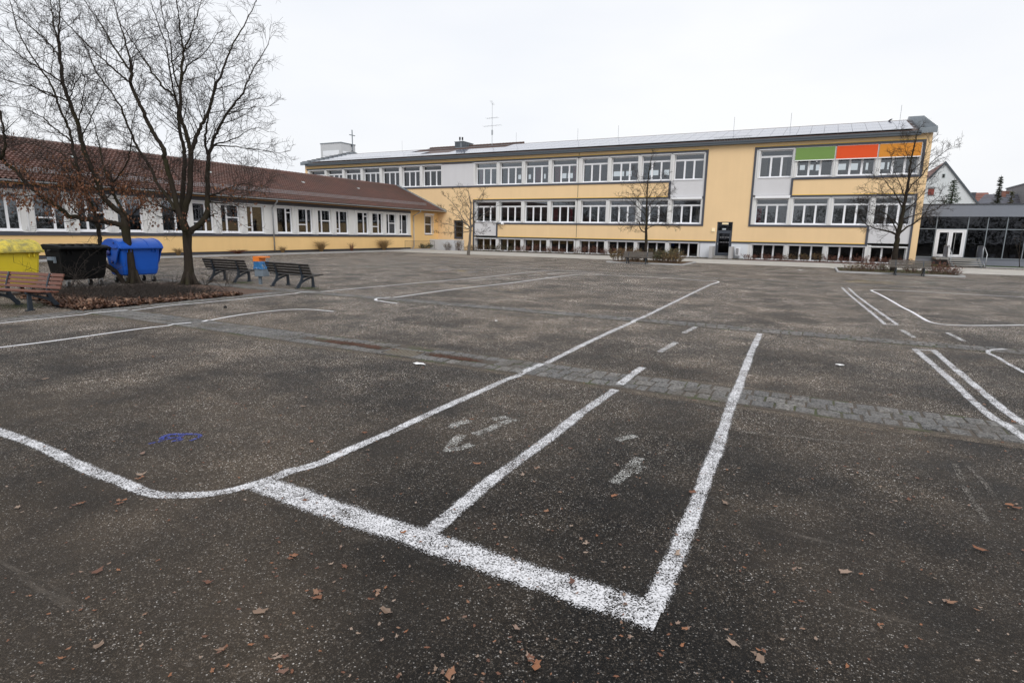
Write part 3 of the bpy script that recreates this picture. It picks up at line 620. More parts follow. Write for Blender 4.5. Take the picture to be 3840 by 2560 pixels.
for x in (-21.2,-9.3,6.38): pr.bx(x-.12,x+.05,.015,.5,2.99,5.2); pr.bx(x-.12,x+.05,.015,.5,0,1.38)
pr.bx(3.5,3.7,.018,.49,0,1.5); pr.bx(-30.1,-29.98,.018,.4,0,1.38)
pr.build('pier',M['pier'],SB)
lt=Pieces(LB)  # reveals above windows
for a,b in up+mid+rt: lt.bx(a+.24,b-.12,.03,.5,9.085,9.165)
for a,b in mid+rt: lt.bx(a+.24,b-.12,.03,.5,5.155,5.22); lt.bx(a+.24,b-.12,.06,.5,1.315,1.385)
lt.build('lintel',M['pier'],SB)
bs=Pieces(LB)
for a,b in up+mid+rt: bs.bx(a+.24,b-.12,.03,.5,6.79,6.845)
for a,b in mid+rt: bs.bx(a+.24,b-.12,.03,.5,2.985,3.01)
bs.build('window_base',M['pier'],SB)
# awnings
for i,(nm,lab) in enumerate((('green','green fabric blind half lowered'),('orange','orange red fabric blind half lowered'),('amber','amber fabric blind half lowered'))):
    a,b=rt[i+1]; m_=LB(); m_.bx(a+.06,b-.05,-.075,-.055,8.16,9.13); o=m_.build('awning',M[nm],SB); o['label']=lab
    m_=LB(); m_.bx(a+.04,b-.03,-.09,-.045,8.09,8.16); m_.build('bottom_bar',M['white'],o).location=(0,0,0)
# interior rooms
def room(z0,z1,yb,xa,xb,holes,mat='room'):
    m_=LB(); m_.bx(xa,xb,.51,yb,z0-.06,z0); m_.bx(xa,xb,.51,yb,z1,z1+.06)
    hs=sorted(holes)
    x=xa
    for h in hs:
        m_.bx(x,h[0],yb,yb+.12,z0-.06,z1+.06); m_.bx(h[0],h[1],yb,yb+.12,z0-.06,h[2]); m_.bx(h[0],h[1],yb,yb+.12,h[3],z1+.06); x=h[1]
    m_.bx(x,xb,yb,yb+.12,z0-.06,z1+.06)
    for xx in (xa,-45.6,-37,-33.05,-21.1,-9.2,-5.2,xb):
        if xa<=xx<=xb: m_.bx(xx-.05,xx+.05,.51,yb,z0,z1)
    return m_
holes=[(-31.09,-30.68,8.0,8.65),(-29.77,-29.43,8.0,8.65),(-27.85,-27.6,7.99,8.64),(-25.69,-25.1,7.96,8.75),(-24.98,-24.34,7.96,8.75),(-19.77,-18.59,8.0,8.65),(-18.4,-17.77,8.01,8.65),(-16.05,-14.99,7.99,8.63),(-14.42,-13.9,7.98,8.65),(-2.0,-1.59,8.07,8.58),(-1.34,-.9,8.05,8.6),(-.69,-.35,7.98,8.59),(.99,1.69,7.97,8.58),(2.04,2.61,7.93,8.59),(3.21,3.4,7.91,8.58),(4.26,4.62,7.92,8.57),(4.82,4.96,7.9,8.56),(-51.0,-50.2,7.9,8.5)]
room(6.78,9.2,6.71,X0+.3,X1-.3,holes).build('interior',M['room'],SB)
room(2.95,5.25,5.5,-33.0,X1-.3,[(-26.9,-26.5,4.5,4.8),(-25.8,-25.2,4.5,4.85),(-24.4,-24,4.5,4.8)]).build('interior',M['room'],SB)
room(-.02,1.4,4.5,-33.0,X1-.3,[]).build('interior',M['room'],SB)
rw=LB(); rw.bx(X0+.3,X1-.3,7.6,15.6,6.62,6.72); rw.build('corridor_floor',M['room'],SB)
for (xa,xb,z0,z1,mt) in ((-32.5,-31.9,6.95,8.46,'curtred'),(-25.95,-25.3,6.95,8.46,'curtred'),(-23.8,-23.25,6.95,8.46,'curtred'),(-21.9,-21.55,6.95,8.46,'curtred'),(-20.6,-20.2,6.95,8.46,'curtteal'),(-11.0,-10.85,6.95,8.46,'curtteal'),(-14.8,-14.3,6.95,8.46,'curtteal'),(-42.3,-41.8,6.95,8.46,'curtbeige'),(-39.2,-38.7,6.95,8.46,'curtbeige'),(-38.0,-37.6,6.95,8.46,'curtbeige'),(-9.9,-9.6,3.1,4.4,'curtbeige'),(-4.9,-4.4,3.1,4.4,'curtred'),(-23.9,-23.4,3.1,4.4,'curtred'),(-22.2,-21.8,3.1,4.4,'curtred'),(-4.8,-4.3,6.95,8.46,'curtbeige'),(-3.2,-2.8,6.95,8.46,'curtbeige')):
    m_=LB(); n=10; b=len(m_.v)
    for i in range(n+1):
        x=xa+(xb-xa)*i/n+OX; y=.62+.03*(i%2)
        m_.v+=[(x,y,z0),(x,y,z1),(x,y+.01,z0),(x,y+.01,z1)]
    for i in range(n):
        q=b+4*i; m_.face((q,q+4,q+5,q+1)); m_.face((q+2,q+3,q+7,q+6))
    m_.build('curtain',M[mt],SB)
# wall door in the middle
def door_main(xa,xb,z0,zt,ztop,glassn='glassd'):
    m_=LB(); f=.08; y0,y1=.14,.22
    m_.bx(xa,xa+f,y0,y1,z0,ztop); m_.bx(xb-f,xb,y0,y1,z0,ztop); m_.bx(xa+f,xb-f,y0,y1,ztop-.06,ztop); m_.bx(xa+f,xb-f,y0,y1,zt,zt+.12); m_.bx(xa+f,xb-f,y0,y1,z0,z0+.05)
    o=m_.build('door',M['doordk'],SB)
    m_=LB(); y0,y1=.155,.205; q=.12; a,b=xa+f+.012,xb-f-.012
    m_.bx(a,a+q,y0,y1,z0+.055,zt-.006); m_.bx(b-q,b,y0,y1,z0+.055,zt-.006); m_.bx(a+q,b-q,y0,y1,z0+.055,z0+.24); m_.bx(a+q,b-q,y0,y1,zt-.11,zt-.006)
    m_.build('door_leaf',M['doordk'],o)
    m_=LB(); m_.bx(a+q,b-q,.175,.181,z0+.24,zt-.11); m_.bx(xa+f,xb-f,.175,.181,zt+.12,ztop-.06); m_.build('door_glass',M['glassd'],o)
    m_=LB(); m_.bx(a+.02,a+.10,.10,.155,z0+1.02,z0+1.05); m_.bx(a+.03,a+.06,.11,.155,z0+.9,z0+1.1); m_.build('handle',M['galv'],o)
    return o
dm=door_main(-7.88,-6.58,.3,2.34,3.2)
m_=LB()
for zz in (1.85,1.42):
    for i in range(6):
        x=-7.56+i*.135; m_.bx(x,x+.055,.168,.172,zz,zz+.055)
m_.build('glass_dots',simple('frosted_dot',(.4,.4,.42),.8),dm)
m_=LB(); m_.bx(-7.43,-7.13,.13,.139,2.52,2.65); m_.build('door_plate',simple('plate_grey',(.45,.5,.52),.4),dm)
m_=LB(); m_.bx(-8.1+.1,-7.9+.1,-.02,-.01,0,.01)
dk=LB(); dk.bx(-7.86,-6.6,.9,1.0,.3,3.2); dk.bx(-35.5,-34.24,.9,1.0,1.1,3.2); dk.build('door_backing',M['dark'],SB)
dl_=door_main(-35.48,-34.26,1.18,3.13,3.2)
def lampobj(name,label,loc,wd,hh,dp,strength):
    t_=NT('lamp_glow_'+name+str(round(loc[0]))); e=t_.n('ShaderNodeEmission'); e.inputs[0].default_value=(1,.82,.5,1); e.inputs[1].default_value=strength; t_.l(e.outputs[0],t_.out.inputs[0])
    r_=empty(name,loc); tag(r_,label,'wall lamp')
    m_=MB(); m_.box(-wd/2-.02,wd/2+.02,-.03,0,-hh/2-.02,hh/2+.02); m_.build('back_plate',M['white'],r_)
    m_=MB(); m_.box(-wd/2,wd/2,-dp,-.031,-hh/2,hh/2); m_.build('lamp_glass',t_.m,r_,bevel=.03); return r_
lampobj('wall_lamp','square lit wall lamp beside the middle entrance door',(-8.17,YF-.002,2.5),.24,.26,.14,.95)
lampobj('wall_lamp','lit wall lamp right of the corner door behind the young tree',(-33.75,YF-.002,2.45),.22,.24,.14,.95)
lampobj('wall_lamp','half round lit lamp above the middle entrance door',(-7.22,YF+.13,3.06),.5,.12,.09,.9)
# roof
rf=LB(); 
sl=2.19/8.2; zE=9.93; 
def rz(y): return zE+(y+.3)*2.2/8.3 if y<8.0 else zE+(16.3-y)*2.2/8.3
rf.prism([(-.25,rz(-.25)-.10),(-.25,rz(-.25)),(8.0,rz(8.0)),(16.25,rz(-.25)),(16.25,rz(-.25)-.1),(8.0,rz(8.0)-.1)],X0+.15+OX,X1-.1+OX,'x')
# tile courses on the visible strip of brown tiles
rf.build('roof',M['tileb'],SB)
tl=LB()
for k in range(9):
    y=5.2+k*.32
    tl.hexa([(-44.2+OX,y,rz(y)+.005),(-31.0+OX,y,rz(y)+.005),(-31.0+OX,y+.33,rz(y+.33)+.004),(-44.2+OX,y+.33,rz(y+.33)+.004),(-44.2+OX,y,rz(y)+.05),(-31.0+OX,y,rz(y)+.05),(-31.0+OX,y+.33,rz(y+.33)+.012),(-44.2+OX,y+.33,rz(y+.33)+.012)])
for i in range(56):
    x=-44.2+i*.235+OX; tl.tube([(x,5.2,rz(5.2)+.045),(x,7.95,rz(7.95)+.045)],.03,5)
for i in range(30): tl.tube([(-44.2+i*.44+OX,8.0,rz(8)+.08),(-44.2+i*.44+.42+OX,8.0,rz(8)+.10)],.11,8)
tl.build('roof_tiles',M['tileb'],SB,smooth=True)
fa=LB(); fa.bx(-57.05,6.15,-.42,-.0,9.64,9.80); fa.bx(-57.05,6.15,-.30,-.002,9.80,9.93); fa.prism([(-.46,9.80),(-.46,9.93),(-.30,9.93),(-.30,9.80)],-57.05+OX,6.15+OX,'x'); fa.build('fascia',M['zinc'],SB)
ed=LB()
def coping(xa,xb):
    ed.prism([(-.42,rz(-.42)-.16),(-.42,rz(-.42)+.22),(8.0,rz(8)+.24),(16.4,rz(-.42)+.22),(16.4,rz(-.42)-.16),(16.2,rz(-.3)-.1),(8.0,rz(8)-.05),(.4,rz(.4)-.1)],xa+OX,xb+OX,'x')
    for k in range(11):
        y=-.1+k*.78; ed.hexa([(xa+OX-.01,y,rz(y)+.2),(xb+OX+.01,y,rz(y)+.2),(xb+OX+.01,y+.16,rz(y+.16)+.2),(xa+OX-.01,y+.16,rz(y+.16)+.2),(xa+OX-.01,y,rz(y)+.268),(xb+OX+.01,y,rz(y)+.268),(xb+OX+.01,y+.16,rz(y+.16)+.268),(xa+OX-.01,y+.16,rz(y+.16)+.268)],1)
coping(6.0,7.12); ed.build('verge_coping',[M['zincl'],M['zinc']],SB); ed=LB(); coping(-57.85,-56.55); ed.build('verge_coping',[M['zincl'],M['dark']],SB)
so_=LB(); 
pid=0
rows=[(.22,1.78),(1.86,4.0),(4.08,6.15)]
for ri,(ya,yb) in enumerate(rows):
    x=-56.3
    while x<5.0:
        x2=x+.98
        if ri==2 and -43.9<x2 and x<-31.6 or (ri==1 and -40.4<x2 and x<-38.1): x=x2+.02; continue
        za,zb=rz(ya)+.11,rz(yb)+.11
        so_.hexa([(x+OX,ya,za),(x2+OX,ya,za),(x2+OX,yb,zb),(x+OX,yb,zb),(x+OX,ya,za+.04),(x2+OX,ya,za+.04),(x2+OX,yb,zb+.04),(x+OX,yb,zb+.04)]); x=x2+.02
so_.build('solar_panels',M['solar'],SB)
sf=LB()
for ya in (.18,1.8,4.02,6.15): sf.tube([(-56.3+OX,ya,rz(ya)+.13),(5.9+OX,ya,rz(ya)+.13)],.022,5)
sf.build('panel_rails',M['galv'],SB)
sn=LB()
for xa,xb in ((-56.3,-44.0),(-41.6,-38.3),(-8.7,-5.65)):
    y=.0
    for dz in (.16,.30): sn.tube([(xa+OX,y,rz(y)+dz),(xb+OX,y,rz(y)+dz)],.014,4)
    x=xa
    while x<xb: sn.tube([(x+OX,y,rz(y)+.02),(x+OX,y,rz(y)+.32)],.010,4); x+=.22 if xa>-50 else .8
sn.build('snow_guard',M['galv'],SB)
for x in (-48.5,-32,-24.4,-19.8,-8.2,-3.2,5.4):
    p=LB(); p.tube([(x+OX,7.9,rz(7.9)),(x+OX,7.9,rz(7.9)+1.25)],.012,4); p.build('lightning_rod',M['zinc'],SB)
# roof plant box
t=empty('ventilation_box',(-38.98,60.9,11.3)); tag(t,'blue grey metal clad ventilation box on the school roof','ventilation box')
m_=MB(); m_.box(-.62,.6,0,2.2,0,1.22); m_.build('casing',M['zinc'],t)
m_=MB(); m_.box(-.68,.66,-.06,2.26,1.22,1.28); m_.build('lid',M['zincl'],t)
m_=MB()
for y in (.55,1.1,1.65): m_.box(.6,.63,y,y+.03,.1,1.2)
m_.box(-.02,.0,-.03,0,.1,1.2); m_.box(.15,.35,-.02,0,.6,1.12); m_.build('seam',M['zincl'],t)
for x,y in ((-.1,.3),(.14,.5)):
    m_=MB(); m_.tube([(x,y,1.28),(x,y,1.5)],.07,10); o=m_.build('flue',M['galv'],t,True)
    m_=MB(); m_.tube([(x,y,1.5),(x,y,1.82)],.10,10); m_.build('flue_cap',M['dark'],o,True)
# antenna
t=empty('roof_antenna',(-35.1,62.0,11.9)); tag(t,'tall thin television antenna mast on the school roof','antenna')
m_=MB(); m_.tube([(0,0,0),(-.02,0,4.9)],[.035,.02],6); m_.box(-.08,.08,-.06,.06,1.35,1.9); m_.build('mast',M['galv'],t)
for z,l in ((2.35,1.15),(3.22,.75)):
    m_=MB(); m_.tube([(-l,0,z),(l,0,z+.05)],.014,5)
    for i in range(7):
        x=-l+i*l/3; m_.tube([(x,-.35,z+.02),(x,.35,z+.02)],.008,4)
    m_.build('antenna_element',M['galv'],t)
m_=MB(); m_.tube([(-.2,0,5.15),(.14,0,4.7)],.03,5)
for i in range(6):
    x=-.2+i*.068; z=5.15-i*.09; m_.tube([(x-.06,-.2,z-.05),(x+.06,.2,z+.05)],.010,4)
m_.build('antenna_element',M['galv'],t)
# concrete ramp walls at corner door, middle door steps
t=empty('entrance_ramp',(-36,53.2,0)); tag(t,'pale concrete ramp walls below the corner door','ramp')
m_=MB(); m_.box(-1.5,.25,-.55,-.37,0,1.13); m_.box(.25,1.9,-.75,-.57,0,1.13); m_.box(1.72,1.9,-.57,1.07,0,1.13); m_.build('parapet',M['conclt'],t)
m_=MB(); m_.box(.25,1.72,-.56,1.07,0,1.1); m_.build('landing',M['concrete'],t)
m_=MB(); m_.prism([(-1.5,0),(.25,0),(.25,1.0),(-1.5,.25)],-.36,1.0,'y'); m_.build('slope',M['concrete'],t)
t=empty('door_steps',(-7.22,53.3,0)); tag(t,'low concrete steps with side walls at the middle entrance','steps')
m_=MB(); m_.box(-.66,.64,.35,.98,0,.28); m_.box(-.66,.64,-.25,.35,0,.14); m_.build('step',M['step'],t)
for s_ in (-1,1):
    m_=MB(); x=-.95 if s_<0 else .66; m_.box(x,x+.27,-.5,.97,0,1.1); m_.build('side_wall',M['concrete'],t)
# AC unit
t=empty('air_conditioner',(-5.95,53.95,0)); tag(t,'white outdoor cooling unit beside the middle entrance','cooling unit')
m_=MB(); m_.box(-.2,.2,-.12,.12,.34,1.02); m_.build('casing',M['white'],t)
m_=MB(); m_.box(-.14,-.05,-.135,-.121,.40,.97); m_.box(-.03,.06,-.135,-.121,.40,.97); m_.build('fan_opening',M['dark'],t)
m_=MB()
for i in range(8): m_.box(-.18,.16,-.15,-.136,.41+i*.075,.43+i*.075)
m_.build('grille',M['white'],t)
m_=MB(); m_.box(-.15,-.1,-.05,.3,.2,.33); m_.box(.1,.15,-.05,.3,.2,.33); m_.box(-.2,.2,-.1,.1,.16,.2);m_.build('bracket',M['galv'],t)
# floodlight on band
t=empty('floodlight',(-29.2,YF-.07,2.9)); tag(t,'small white floodlight on the grey band at the left of the front','floodlight')
m_=MB(); m_.box(-.02,.02,-.2,0,-.02,.02); m_.build('arm',M['white'],t)
m_=MB(); m_.prism([(-.42,-.06),(-.2,-.16),(-.12,.02),(-.34,.14)],-.12,.12,'x'); m_.build('lamp_head',M['white'],t)
t=empty('security_camera',(-.6,YF-.1,8.04)); tag(t,'tiny white device hanging below the green blind','camera')
m_=MB(); m_.tube([(0,0,0),(0,0,-.06)],[.05,.04],8); m_.build('housing',M['white'],t)
m_=MB(); m_.tube([(0,0,-.06),(0,-.01,-.09)],[.03,.02],8); m_.build('lens',M['dark'],t)
# crow on the roof
t=empty('crow',(4.55,60.55,11.78)); t.scale=(.7,.7,.7); tag(t,'black crow perched on the solar roof near its right end','bird')
m_=MB(); m_.tube([(-.30,0,.02),(-.12,0,.09),(0,0,.17),(.12,0,.24),(.19,0,.27),(.24,0,.265)],[.02,.06,.085,.07,.05,.012],8)
m_.tube([(.23,0,.27),(.31,0,.25)],[.018,.004],6); m_.build('body',M['crow'],t,True)
for s_ in (-1,1):
    m_=MB(); m_.tube([(.0,.03*s_,.12),(.02,.03*s_,.0)],.008,5); m_.build('leg',M['crow'],t)
    m_=MB(); m_.tube([(.08,.06*s_,.2),(-.1,.075*s_,.11),(-.28,.04*s_,.03)],[.03,.03,.008],6); m_.build('wing',M['crow'],t,True)
# ------------------------------------------------------------------ low wing
WG=empty('low_wing',(-37.2,30,0),R(90)); tag(WG,'single storey yellow school wing with red clay tiled roof','building')
class WB(MB):
    def bx(s,a,b,y0,y1,z0,z1,mi=0): s.box(a-30,b-30,y0,y1,z0,z1,mi)
ya0,ya1=4.0,48.9
m_=WB(); m_.bx(ya0,ya1,0,.3,.30,1.36); m_.bx(48.9,48.98,-.0,1.0,.30,4.05); m_.bx(49.0,YF-.004,.33,.6,3.76,4.2); m_.bx(49.0,YF-.004,.33,.6,0.02,1.56); m_.bx(48.98,51.68,.33,.6,1.56,3.76); m_.bx(53.32,YF-.004,.33,.6,1.56,3.76)
m_.bx(ya0,ya1,.0,.3,3.99,4.2)
m_.bx(ya0,ya0+.3,.3,12.4,0,4.2); m_.bx(ya0+.3,YF-.01,12.1,12.4,0,4.2)
m_.build('wall',M['yelloww'],WG)
m_=WB(); m_.bx(ya0,ya1,.05,.3,0,.298); m_.bx(49.0,YF-.004,.35,.6,-.02,.018); m_.build('plinth',M['anth'],WG)
m_=WB(); m_.bx(ya0,ya1+.05,-.05,.2,1.36,1.52); m_.bx(ya0,ya1,-.04,.2,3.74,3.99); m_.build('window_band',M['anth'],WG)
groups=[5.15,14.1,23.1,32.1,41.05]
offs=[0,2.1,4.2,6.3]; WW=1.5; HW=2.0
types=[dict(m=[.94],low=[(1.0,1.42,1.62)]),dict(m=[.96],low=[(.085,.9,.72)]),dict(m=[.5],low=[(.56,1.42,1.08)]),dict(m=[.5],low=[(.085,.44,.42)])]
pr=Pieces(WB); last=ya0
types_b=types
for gi,gx in enumerate(groups):
    for k,of in enumerate(offs):
        s_=gx+of - (.08*k if gi==4 else 0)
        ty=types[k]; lo=[(a,b,z) for a,b,z in ty['low']]
        w_=WW if not(gi==4 and k==3) else 1.4
        o=mkwin('window',w_,HW,.16,ty['m'],None,.085,.12,lo,'glass',True,False); o.parent=WG; o.location=(s_-30,0,1.6)
        pr.bx(last,s_,.02,.3,1.53,3.73); last=s_+w_
        mm=MB(); mm.box(-.36,-.32,-.03,.03,-.02,2.12); mm.box(-.36,w_+.22,-.03,.02,2.06,2.10); mm.box(-.34,w_+.2,-.05,-.02,2.11,2.13); mm.build('shutter_rail',M['rail'],o)
        mm=MB(); mm.box(-.46,-.43,-.03,.02,.05,.3); mm.build('crank',M['rail'],o)
pr.bx(last,ya1,.02,.3,1.53,3.73); 
for gx in groups:
    for of in offs: pr.bx(gx+of-.4,gx+of+1.8,.03,.29,3.62,3.735) if False else None
pr.build('pier',M['pier'],WG)
hd=Pieces(WB); 
for gi,gx in enumerate(groups):
    for k,of in enumerate(offs): hd.bx(gx+of,gx+of+WW,.03,.3,3.605,3.73)
hd.build('lintel',M['pier'],WG)
m_=WB(); m_.bx(ya0+.3,ya1,5.0,5.1,.3,4.1); m_.bx(ya0+.3,ya1,.31,5,.3,.36); m_.bx(ya0+.3,ya1,.31,5,4.1,4.15)
for y in (13,22,31,40): m_.bx(y-.05,y+.05,.31,5,.36,4.1)
m_.build('interior',M['room'],WG)
# small window in the recess
o=mkwin('narrow_window',1.45,1.98,.14,[],None,.1,.1,[(.1,1.35,1.05)],'glass',True,False,shut=True); o.parent=WG; o.location=(51.78-30,.33,1.66)
m_=MB(); m_.box(-.06,-.02,-.06,.0,0,2.2); m_.box(1.47,1.51,-.06,.0,0,2.2); m_.build('shutter_rail',M['rail'],o)
m_=WB(); m_.bx(51.68,51.78,.34,.6,1.56,3.76); m_.bx(53.23,53.32,.34,.6,1.56,3.76); m_.bx(51.78,53.23,.34,.6,3.64,3.76); m_.bx(51.6,53.4,1.6,1.7,1.5,3.8); m_.build('reveal',M['yelloww'],WG)
# roof
EX,EZ=-.62,4.14; RX,RZ=5.8,6.93
def wr(y): return EZ+(y-EX)*(RZ-EZ)/(RX-EX)
m_=WB(); m_.prism([(EX,EZ-.06),(RX,RZ-.06),(12.9,EZ-.06),(12.9,EZ-.2),(RX,RZ-.25),(EX+.1,EZ-.12)],ya0-30-.5,YF-.02-30,'x'); m_.build('roof_structure',M['dark'],WG)
m_=WB(); m_.bx(ya0-.5,YF-.03,EX+.04,.0,3.995,4.03); m_.build('soffit',simple('amber_soffit',(.42,.22,.07),.8),WG)
m_=MB(); nc=20; xa_,xb_=ya0-30-.5,YF-.1-30; tw=.235; nx=int((xb_-xa_)/tw)*6
L_=math.hypot(RX-EX,RZ-EZ); 
prof=[0,.55,1,.9,.35,.0]
rowsv=[]
for c in range(nc):
    for q in (0,1):
        tt=(c+q*1.12)/nc; y=EX-.05+(RX-EX+.05)*tt; z=wr(y)+(.085 if q==0 else -.02); rowsv.append((y,z))
for (y,z),ci in zip(rowsv,[c for c in range(nc) for q in (0,1)]):
    sag=0
    for i in range(nx+1):
        x=xa_+i*tw/6; m_.v.append((x,y,z+.05*prof[i%6]+.004*math.sin(i//6*12.9+ci*7.7)))
for r_ in range(len(rowsv)-1):
    for i in range(nx):
        a=r_*(nx+1)+i; m_.face((a,a+1,a+nx+2,a+nx+1))
m_.build('roof_tiles',M['tile'],WG,False)
m_=MB(); x=xa_
while x<xb_-.3: m_.tube([(x,RX,RZ+.03),(x+.36,RX,RZ+.045)],[.11,.13],8); x+=.36
m_.build('ridge_tiles',M['tile'],WG,True)
m_=WB()
prof=[(-.09,0),(-.085,-.05),(-.05,-.085),(0,-.095),(.05,-.085),(.085,-.05),(.09,0),(.078,0),(.045,-.07),(0,-.08),(-.045,-.07),(-.078,0)]
m_.prism([(EX-.1+p[0],EZ+.02+p[1]) for p in prof],ya0-30-.5,YF-30-.03,'x'); m_.build('gutter',M['galv'],WG)
m_=WB()
yg=EX+1.05
for dz in (.10,.20,.30): m_.tube([(ya0-30,yg,wr(yg)+.03+dz),(YF-2.0-30,yg,wr(yg)+.03+dz)],.010,4)
x=ya0
while x<YF-2:
    m_.tube([(x-30,yg,wr(yg)+.05),(x-30,yg,wr(yg)+.36)],.008,4)
    x+=.14
m_.build('snow_guard',M['galv'],WG)
m_=WB(); m_.hexa([(YF-.3-30,EX-.2,wr(EX-.2)+.02),(YF-.004-30,EX-.2,wr(EX-.2)+.02),(YF-.004-30,RX,wr(RX)+.02),(YF-.3-30,RX,wr(RX)+.02),(YF-.3-30,EX-.2,wr(EX-.2)+.14),(YF-.004-30,EX-.2,wr(EX-.2)+.2),(YF-.004-30,RX,wr(RX)+.2),(YF-.3-30,RX,wr(RX)+.14)]); m_.build('flashing',M['zincl'],WG)
for i,y in enumerate((31.56,49.7)):
    m_=WB(); yy=-.14 if i==0 else .22
    m_.tube([(y-30,EX-.08,EZ-.05),(y-30,EX-.06,EZ-.2),(y-30,yy,EZ-.62),(y-30,yy,EZ-.8),(y-30,yy,.25 if i==0 else .5)]+([] if i==0 else [(y-.12-30,yy-.1,.42),(y-.8-30,-.2,.2)]),.05,8)
    for z in (.8,2.2,3.0): m_.tube([(y-30,yy,z),(y-30,yy,z+.05)],.062,8)
    m_.build('downpipe',M['galv'],WG,True)
for y in (20,29,38,45):
    m_=WB(); q=3.4; m_.hexa([(y-30,q,wr(q)+.08),(y+.25-30,q,wr(q)+.08),(y+.25-30,q+.2,wr(q+.2)+.1),(y-30,q+.2,wr(q+.2)+.1),(y-30,q,wr(q)+.16),(y+.25-30,q,wr(q)+.16),(y+.25-30,q+.2,wr(q+.2)+.12),(y-30,q+.2,wr(q+.2)+.12)]); m_.build('roof_vent',M['pot'],WG)
# railing at wing corner
t=empty('railing',(-36.5,47.0,0),R(90)); tag(t,'low dark iron railing at the end of the wing','railing')
m_=MB(); m_.tube([(0,0,.15),(0,0,.98),(5.1,0,.96),(5.1,0,.1)],.018,5); m_.tube([(0,0,.2),(5.1,0,.2)],.014,5)
m_.build('rail',M['iron'],t)
m_=MB()
for i in range(1,42): m_.tube([(i*.122,0,.2),(i*.122,0,.96)],.008,4)
m_.build('bars',M['iron'],t)
g=MB(); g.box(-37.1,-36.3,46.9,52.2,-.05,.14); tag(g.build('stone_slab',M['concrete']),'low slab under the iron railing',None,None,'structure')
# ------------------------------------------------------------------ glass pavilion
PV=empty('glass_pavilion',(12,56.5,0)); tag(PV,'flat roofed grey pavilion with dark glass front','building')
def PB(): return MB()
m_=MB(); m_.box(-5.05,14,0,.3,0,.60); m_.box(-5.05,14,-.12,.3,3.76,4.66); m_.box(13.7,14,.3,14,0,4.66); m_.box(-5.05,13.7,13.7,14,0,4.66); m_.box(-5.05,-4.8,2.5,13.7,0,4.66); m_.build('wall',M['pavg'],PV)
m_=MB(); m_.box(-5.05,14.1,-.18,14.05,4.66,4.73); m_.build('roof',M['pavblack'],PV)
m_=MB()
fx=[-5.0,-3.7,-1.7,-.5]+[-.5+1.17*i for i in range(1,13)]
for x in fx: m_.box(x-.03,x+.03,.05,.16,.66,3.76)
for a,b in zip(fx,fx[1:]):
    m_.box(a+.03,b-.03,.06,.15,2.79,2.85)
m_.box(-5.05,-3.72,.0,.16,.601,.66); m_.box(-1.68,13.7,.0,.16,.601,.66); m_.box(-5.05,-3.72,-.05,-.001,.58,.63); m_.box(-1.68,13.7,-.05,-.001,.58,.63)
m_.build('glazing_bars',M['zincl'],PV)
m_=MB()
for a,b in zip(fx,fx[1:]):
    if a>-3.8 and b<-1.6: m_.box(a+.03,b-.03,.10,.106,2.85,3.76); continue
    m_.box(a+.03,b-.03,.10,.106,.66,2.79); m_.box(a+.03,b-.03,.10,.106,2.85,3.76)
m_.build('glass',M['glassd'],PV)
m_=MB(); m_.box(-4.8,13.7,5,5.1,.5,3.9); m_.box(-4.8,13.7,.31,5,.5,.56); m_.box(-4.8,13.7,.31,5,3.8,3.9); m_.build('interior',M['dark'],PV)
d=MB(); a,b=-3.66,-1.74
d.box(a,a+.10,.03,.13,.66,2.78); d.box(b-.10,b,.03,.13,.66,2.78); d.box(a+.1,b-.1,.03,.13,2.68,2.78); d.box(a+.1,b-.1,.03,.13,.66,.72)
do=d.build('double_door',M['white'],PV)
for (p,q) in ((a+.11,-2.705),(-2.695,b-.11)):
    l_=MB(); l_.box(p,p+.13,.04,.12,.73,2.67); l_.box(q-.13,q,.04,.12,.73,2.67); l_.box(p+.13,q-.13,.04,.12,.73,.86); l_.box(p+.13,q-.13,.04,.12,2.55,2.67); l_.build('door_leaf',M['white'],do)
    l_=MB(); l_.box(p+.13,q-.13,.08,.086,.86,2.55); l_.build('door_glass',M['glassd'],do)
for x in (-2.92,-2.42):
    l_=MB(); l_.tube([(x,-.06,.8),(x,-.06,2.6)],.018,6); l_.box(x-.01,x+.01,-.05,.04,.95,.98); l_.box(x-.01,x+.01,-.05,.04,2.4,2.43); l_.build('pull_handle',M['galv'],do)
ST=empty('pavilion_steps',(9.95,54.6,0)); tag(ST,'open concrete steps up to the white double door','steps')
m_=MB()
m_.box(-1.65,1.05,.1,1.85,.50,.62)
for i in range(4): m_.box(-.9,1.05,-.35-.36*i,.02-.36*i+.0,.62-.15*(i+1)-.07,.62-.15*(i+1))
m_.build('step',M['step'],ST)
m_=MB(); m_.box(-.8,-.7,-1.4,1.7,0,.08); m_.box(.85,.95,-1.4,1.7,0,.08); m_.prism([(-1.45,0),(-1.3,0),(.1,.5),(.1,.62),(-.02,.5)],-.8,-.74,'x'); m_.prism([(-1.45,0),(-1.3,0),(.1,.5),(.1,.62),(-.02,.5)],.86,.92,'x'); m_.build('stringer',M['zinc'],ST)
M['mesh']=glassmat('perforated_sheet',(.5,.5,.52),1.08,.4)
for x in (-1.0,1.1):
    r_=MB(); r_.tube([(x,-1.45,.0),(x,-1.45,1.0),(x,-.3,1.55),(x,1.6,1.55)],.028,6); r_.tube([(x,-1.4,.1),(x,-.2,.62)],.02,6); r_.tube([(x,1.6,.62),(x,1.6,1.55)],.022,6); r_.tube([(x,-.1,.62),(x,-.1,1.55)],.018,6)
    o=r_.build('handrail',M['galv'],ST,True)
    r_=MB(); r_.box(x-.006,x+.006,-.05,1.58,.7,1.5); r_.build('mesh_panel',M['mesh'],o)
